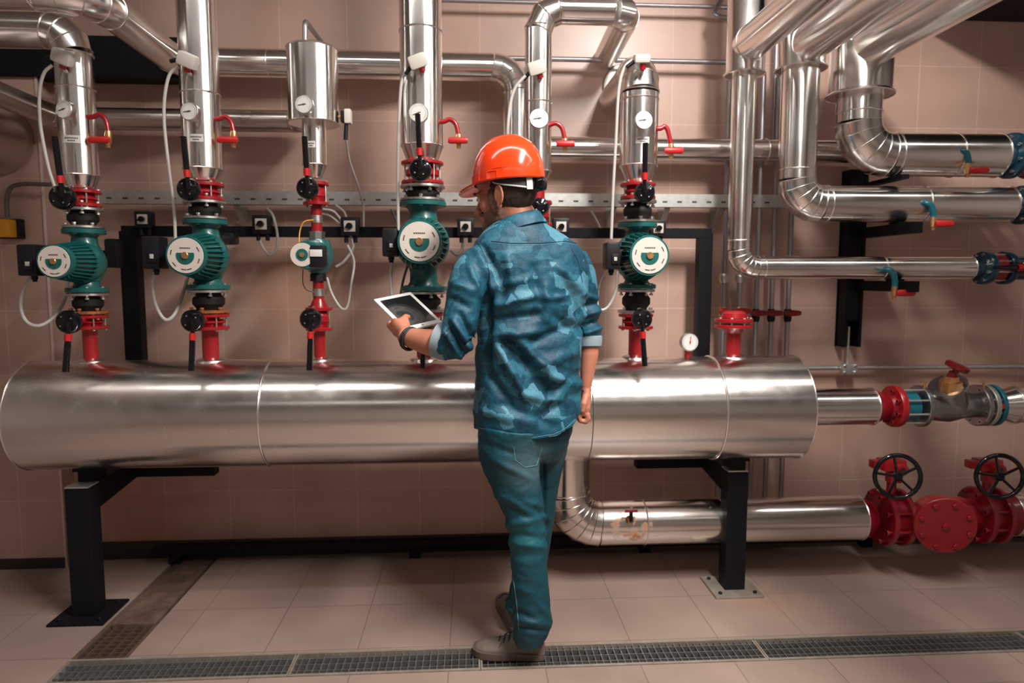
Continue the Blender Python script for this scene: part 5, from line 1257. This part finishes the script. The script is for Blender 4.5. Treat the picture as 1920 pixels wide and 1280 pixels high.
# shoes
def shoe(heel, toe, label, laces=True):
    d = (toe-heel); L = d.length; f = d.normalized(); r = f.cross(Z_).normalized()
    S_ = MB(); so = MB(); us = []
    prof = [(0, .026, .070), (.06, .033, .078), (.18, .037, .080), (.32, .038, .082), (.42, .040, .078), (.55, .045, .062), (.70, .049, .050), (.85, .045, .044), (.95, .032, .036), (1.0, .016, .026)]
    R = []
    for t, w, h in prof:
        c = heel+f*(t*L)+Z_*.022; ring = []
        for j in range(20):
            a = 2*pi*j/20; ca, sa = cos(a), sin(a)
            z = (h-.022)*max(0, sa)**.8 if sa > 0 else -.006*abs(sa); xw = w*(abs(ca)**.75)*(1 if ca > 0 else -1)
            ring.append(S_.bm.verts.new(c+r*xw*(1-.25*max(0, sa)**2)+Z_*z))
        R.append(ring)
    for i in range(len(R)-1):
        for j in range(20): S_.bm.faces.new((R[i][j], R[i][(j+1) % 20], R[i+1][(j+1) % 20], R[i+1][j]))
    S_.bm.faces.new(R[0]); S_.bm.faces.new(R[-1])
    upper = remesh(S_, .004, 2).build('shoe', 'shoe', man, ang=180, label=label)
    V = []
    for t in [k/14 for k in range(15)]:
        for i in range(len(prof)-1):
            if prof[i][0] <= t <= prof[i+1][0]: q = (t-prof[i][0])/(prof[i+1][0]-prof[i][0]); w = prof[i][1]*(1-q)+prof[i+1][1]*q; break
        c = heel+f*(t*(L+.006)-.003); w += .005
        V.append([so.bm.verts.new(c+r*w+Z_*.001), so.bm.verts.new(c+r*w+Z_*.024), so.bm.verts.new(c-r*w+Z_*.024), so.bm.verts.new(c-r*w+Z_*.001)])
    for i in range(14):
        for q in range(4): so.bm.faces.new((V[i][q], V[i][(q+1) % 4], V[i+1][(q+1) % 4], V[i+1][q]))
    so.bm.faces.new(V[0]); so.bm.faces.new(V[-1]); so.build('sole', 'sole', upper, ang=60)
    if laces:
        for k in range(4):
            t = .42+k*.07; c = heel+f*(t*L)+Z_*(.083-.0075*k-.004); MB().tube([c-r*.026-Z_*.012, c-r*.012, c+r*.012, c+r*.026-Z_*.012], .0028, 8).build('lace', 'lace', upper)
        c = heel+f*(.40*L)+Z_*.086; MB().tube(smoothpath([c, c+f*.03-r*.03+Z_*.004, c+f*.045-r*.05-Z_*.02], 5), .0022, 6).build('lace', 'lace', upper)
shoe(G(1020, 1229), G(889, 1221), 'left taupe sneaker, side on')
shoe(G(974, 1188), G(948, 1122), 'right taupe sneaker, mostly behind the left leg')
# --- tablet
tb = thing('tablet_computer', 'white tablet computer with dark screen in the left hand of the man', 'tablet', ctr)
RM = Matrix((tu, tv, tn)).transposed()
MB().box(ctr-tn*.002, (LU, LV, .0085), RM, bev=.003).build('housing', mat('white tablet shell', (.80, .80, .77), .3), tb)
MB().box(ctr+tn*.0026, (LU-.030, LV-.038, .0012), RM).build('screen', 'screen', tb, smooth=False)
MB().lathe(T_(0, LV/2-.010, .0022), tn, [(0, .005), (.0006, .005)], 20).build('home_button', 'grey', tb)

# ------------------------------------------------------------------ light
def area(name, loc, sx, sy, power, col=(1, .86, .76), rot=(0, 0, 0)):
    l = bpy.data.lights.new(name, 'AREA'); l.shape = 'RECTANGLE'; l.size = sx; l.size_y = sy; l.energy = power; l.color = col
    o = bpy.data.objects.new(name, l); COL.objects.link(o); o.location = loc; o.rotation_euler = rot; return o
LC = (1, .945, .90)
area('ceiling_lamp', (1.0, .9, 3.05), .25, 1.4, 125, LC)
area('ceiling_lamp', (.5, 1.50, 3.12), 5.0, .12, 30, LC)
area('ceiling_lamp', (.5, -1.5, 3.1), 5.0, .08, 9, LC)
w = bpy.data.worlds.new('world'); S.world = w; w.use_nodes = True
w.node_tree.nodes['Background'].inputs[0].default_value = (.5, .36, .34, 1); w.node_tree.nodes['Background'].inputs[1].default_value = .03
S.view_settings.view_transform = 'Standard'; S.view_settings.look = 'None'; S.view_settings.gamma = 1; S.view_settings.use_curve_mapping = False
S.view_settings.exposure = .27
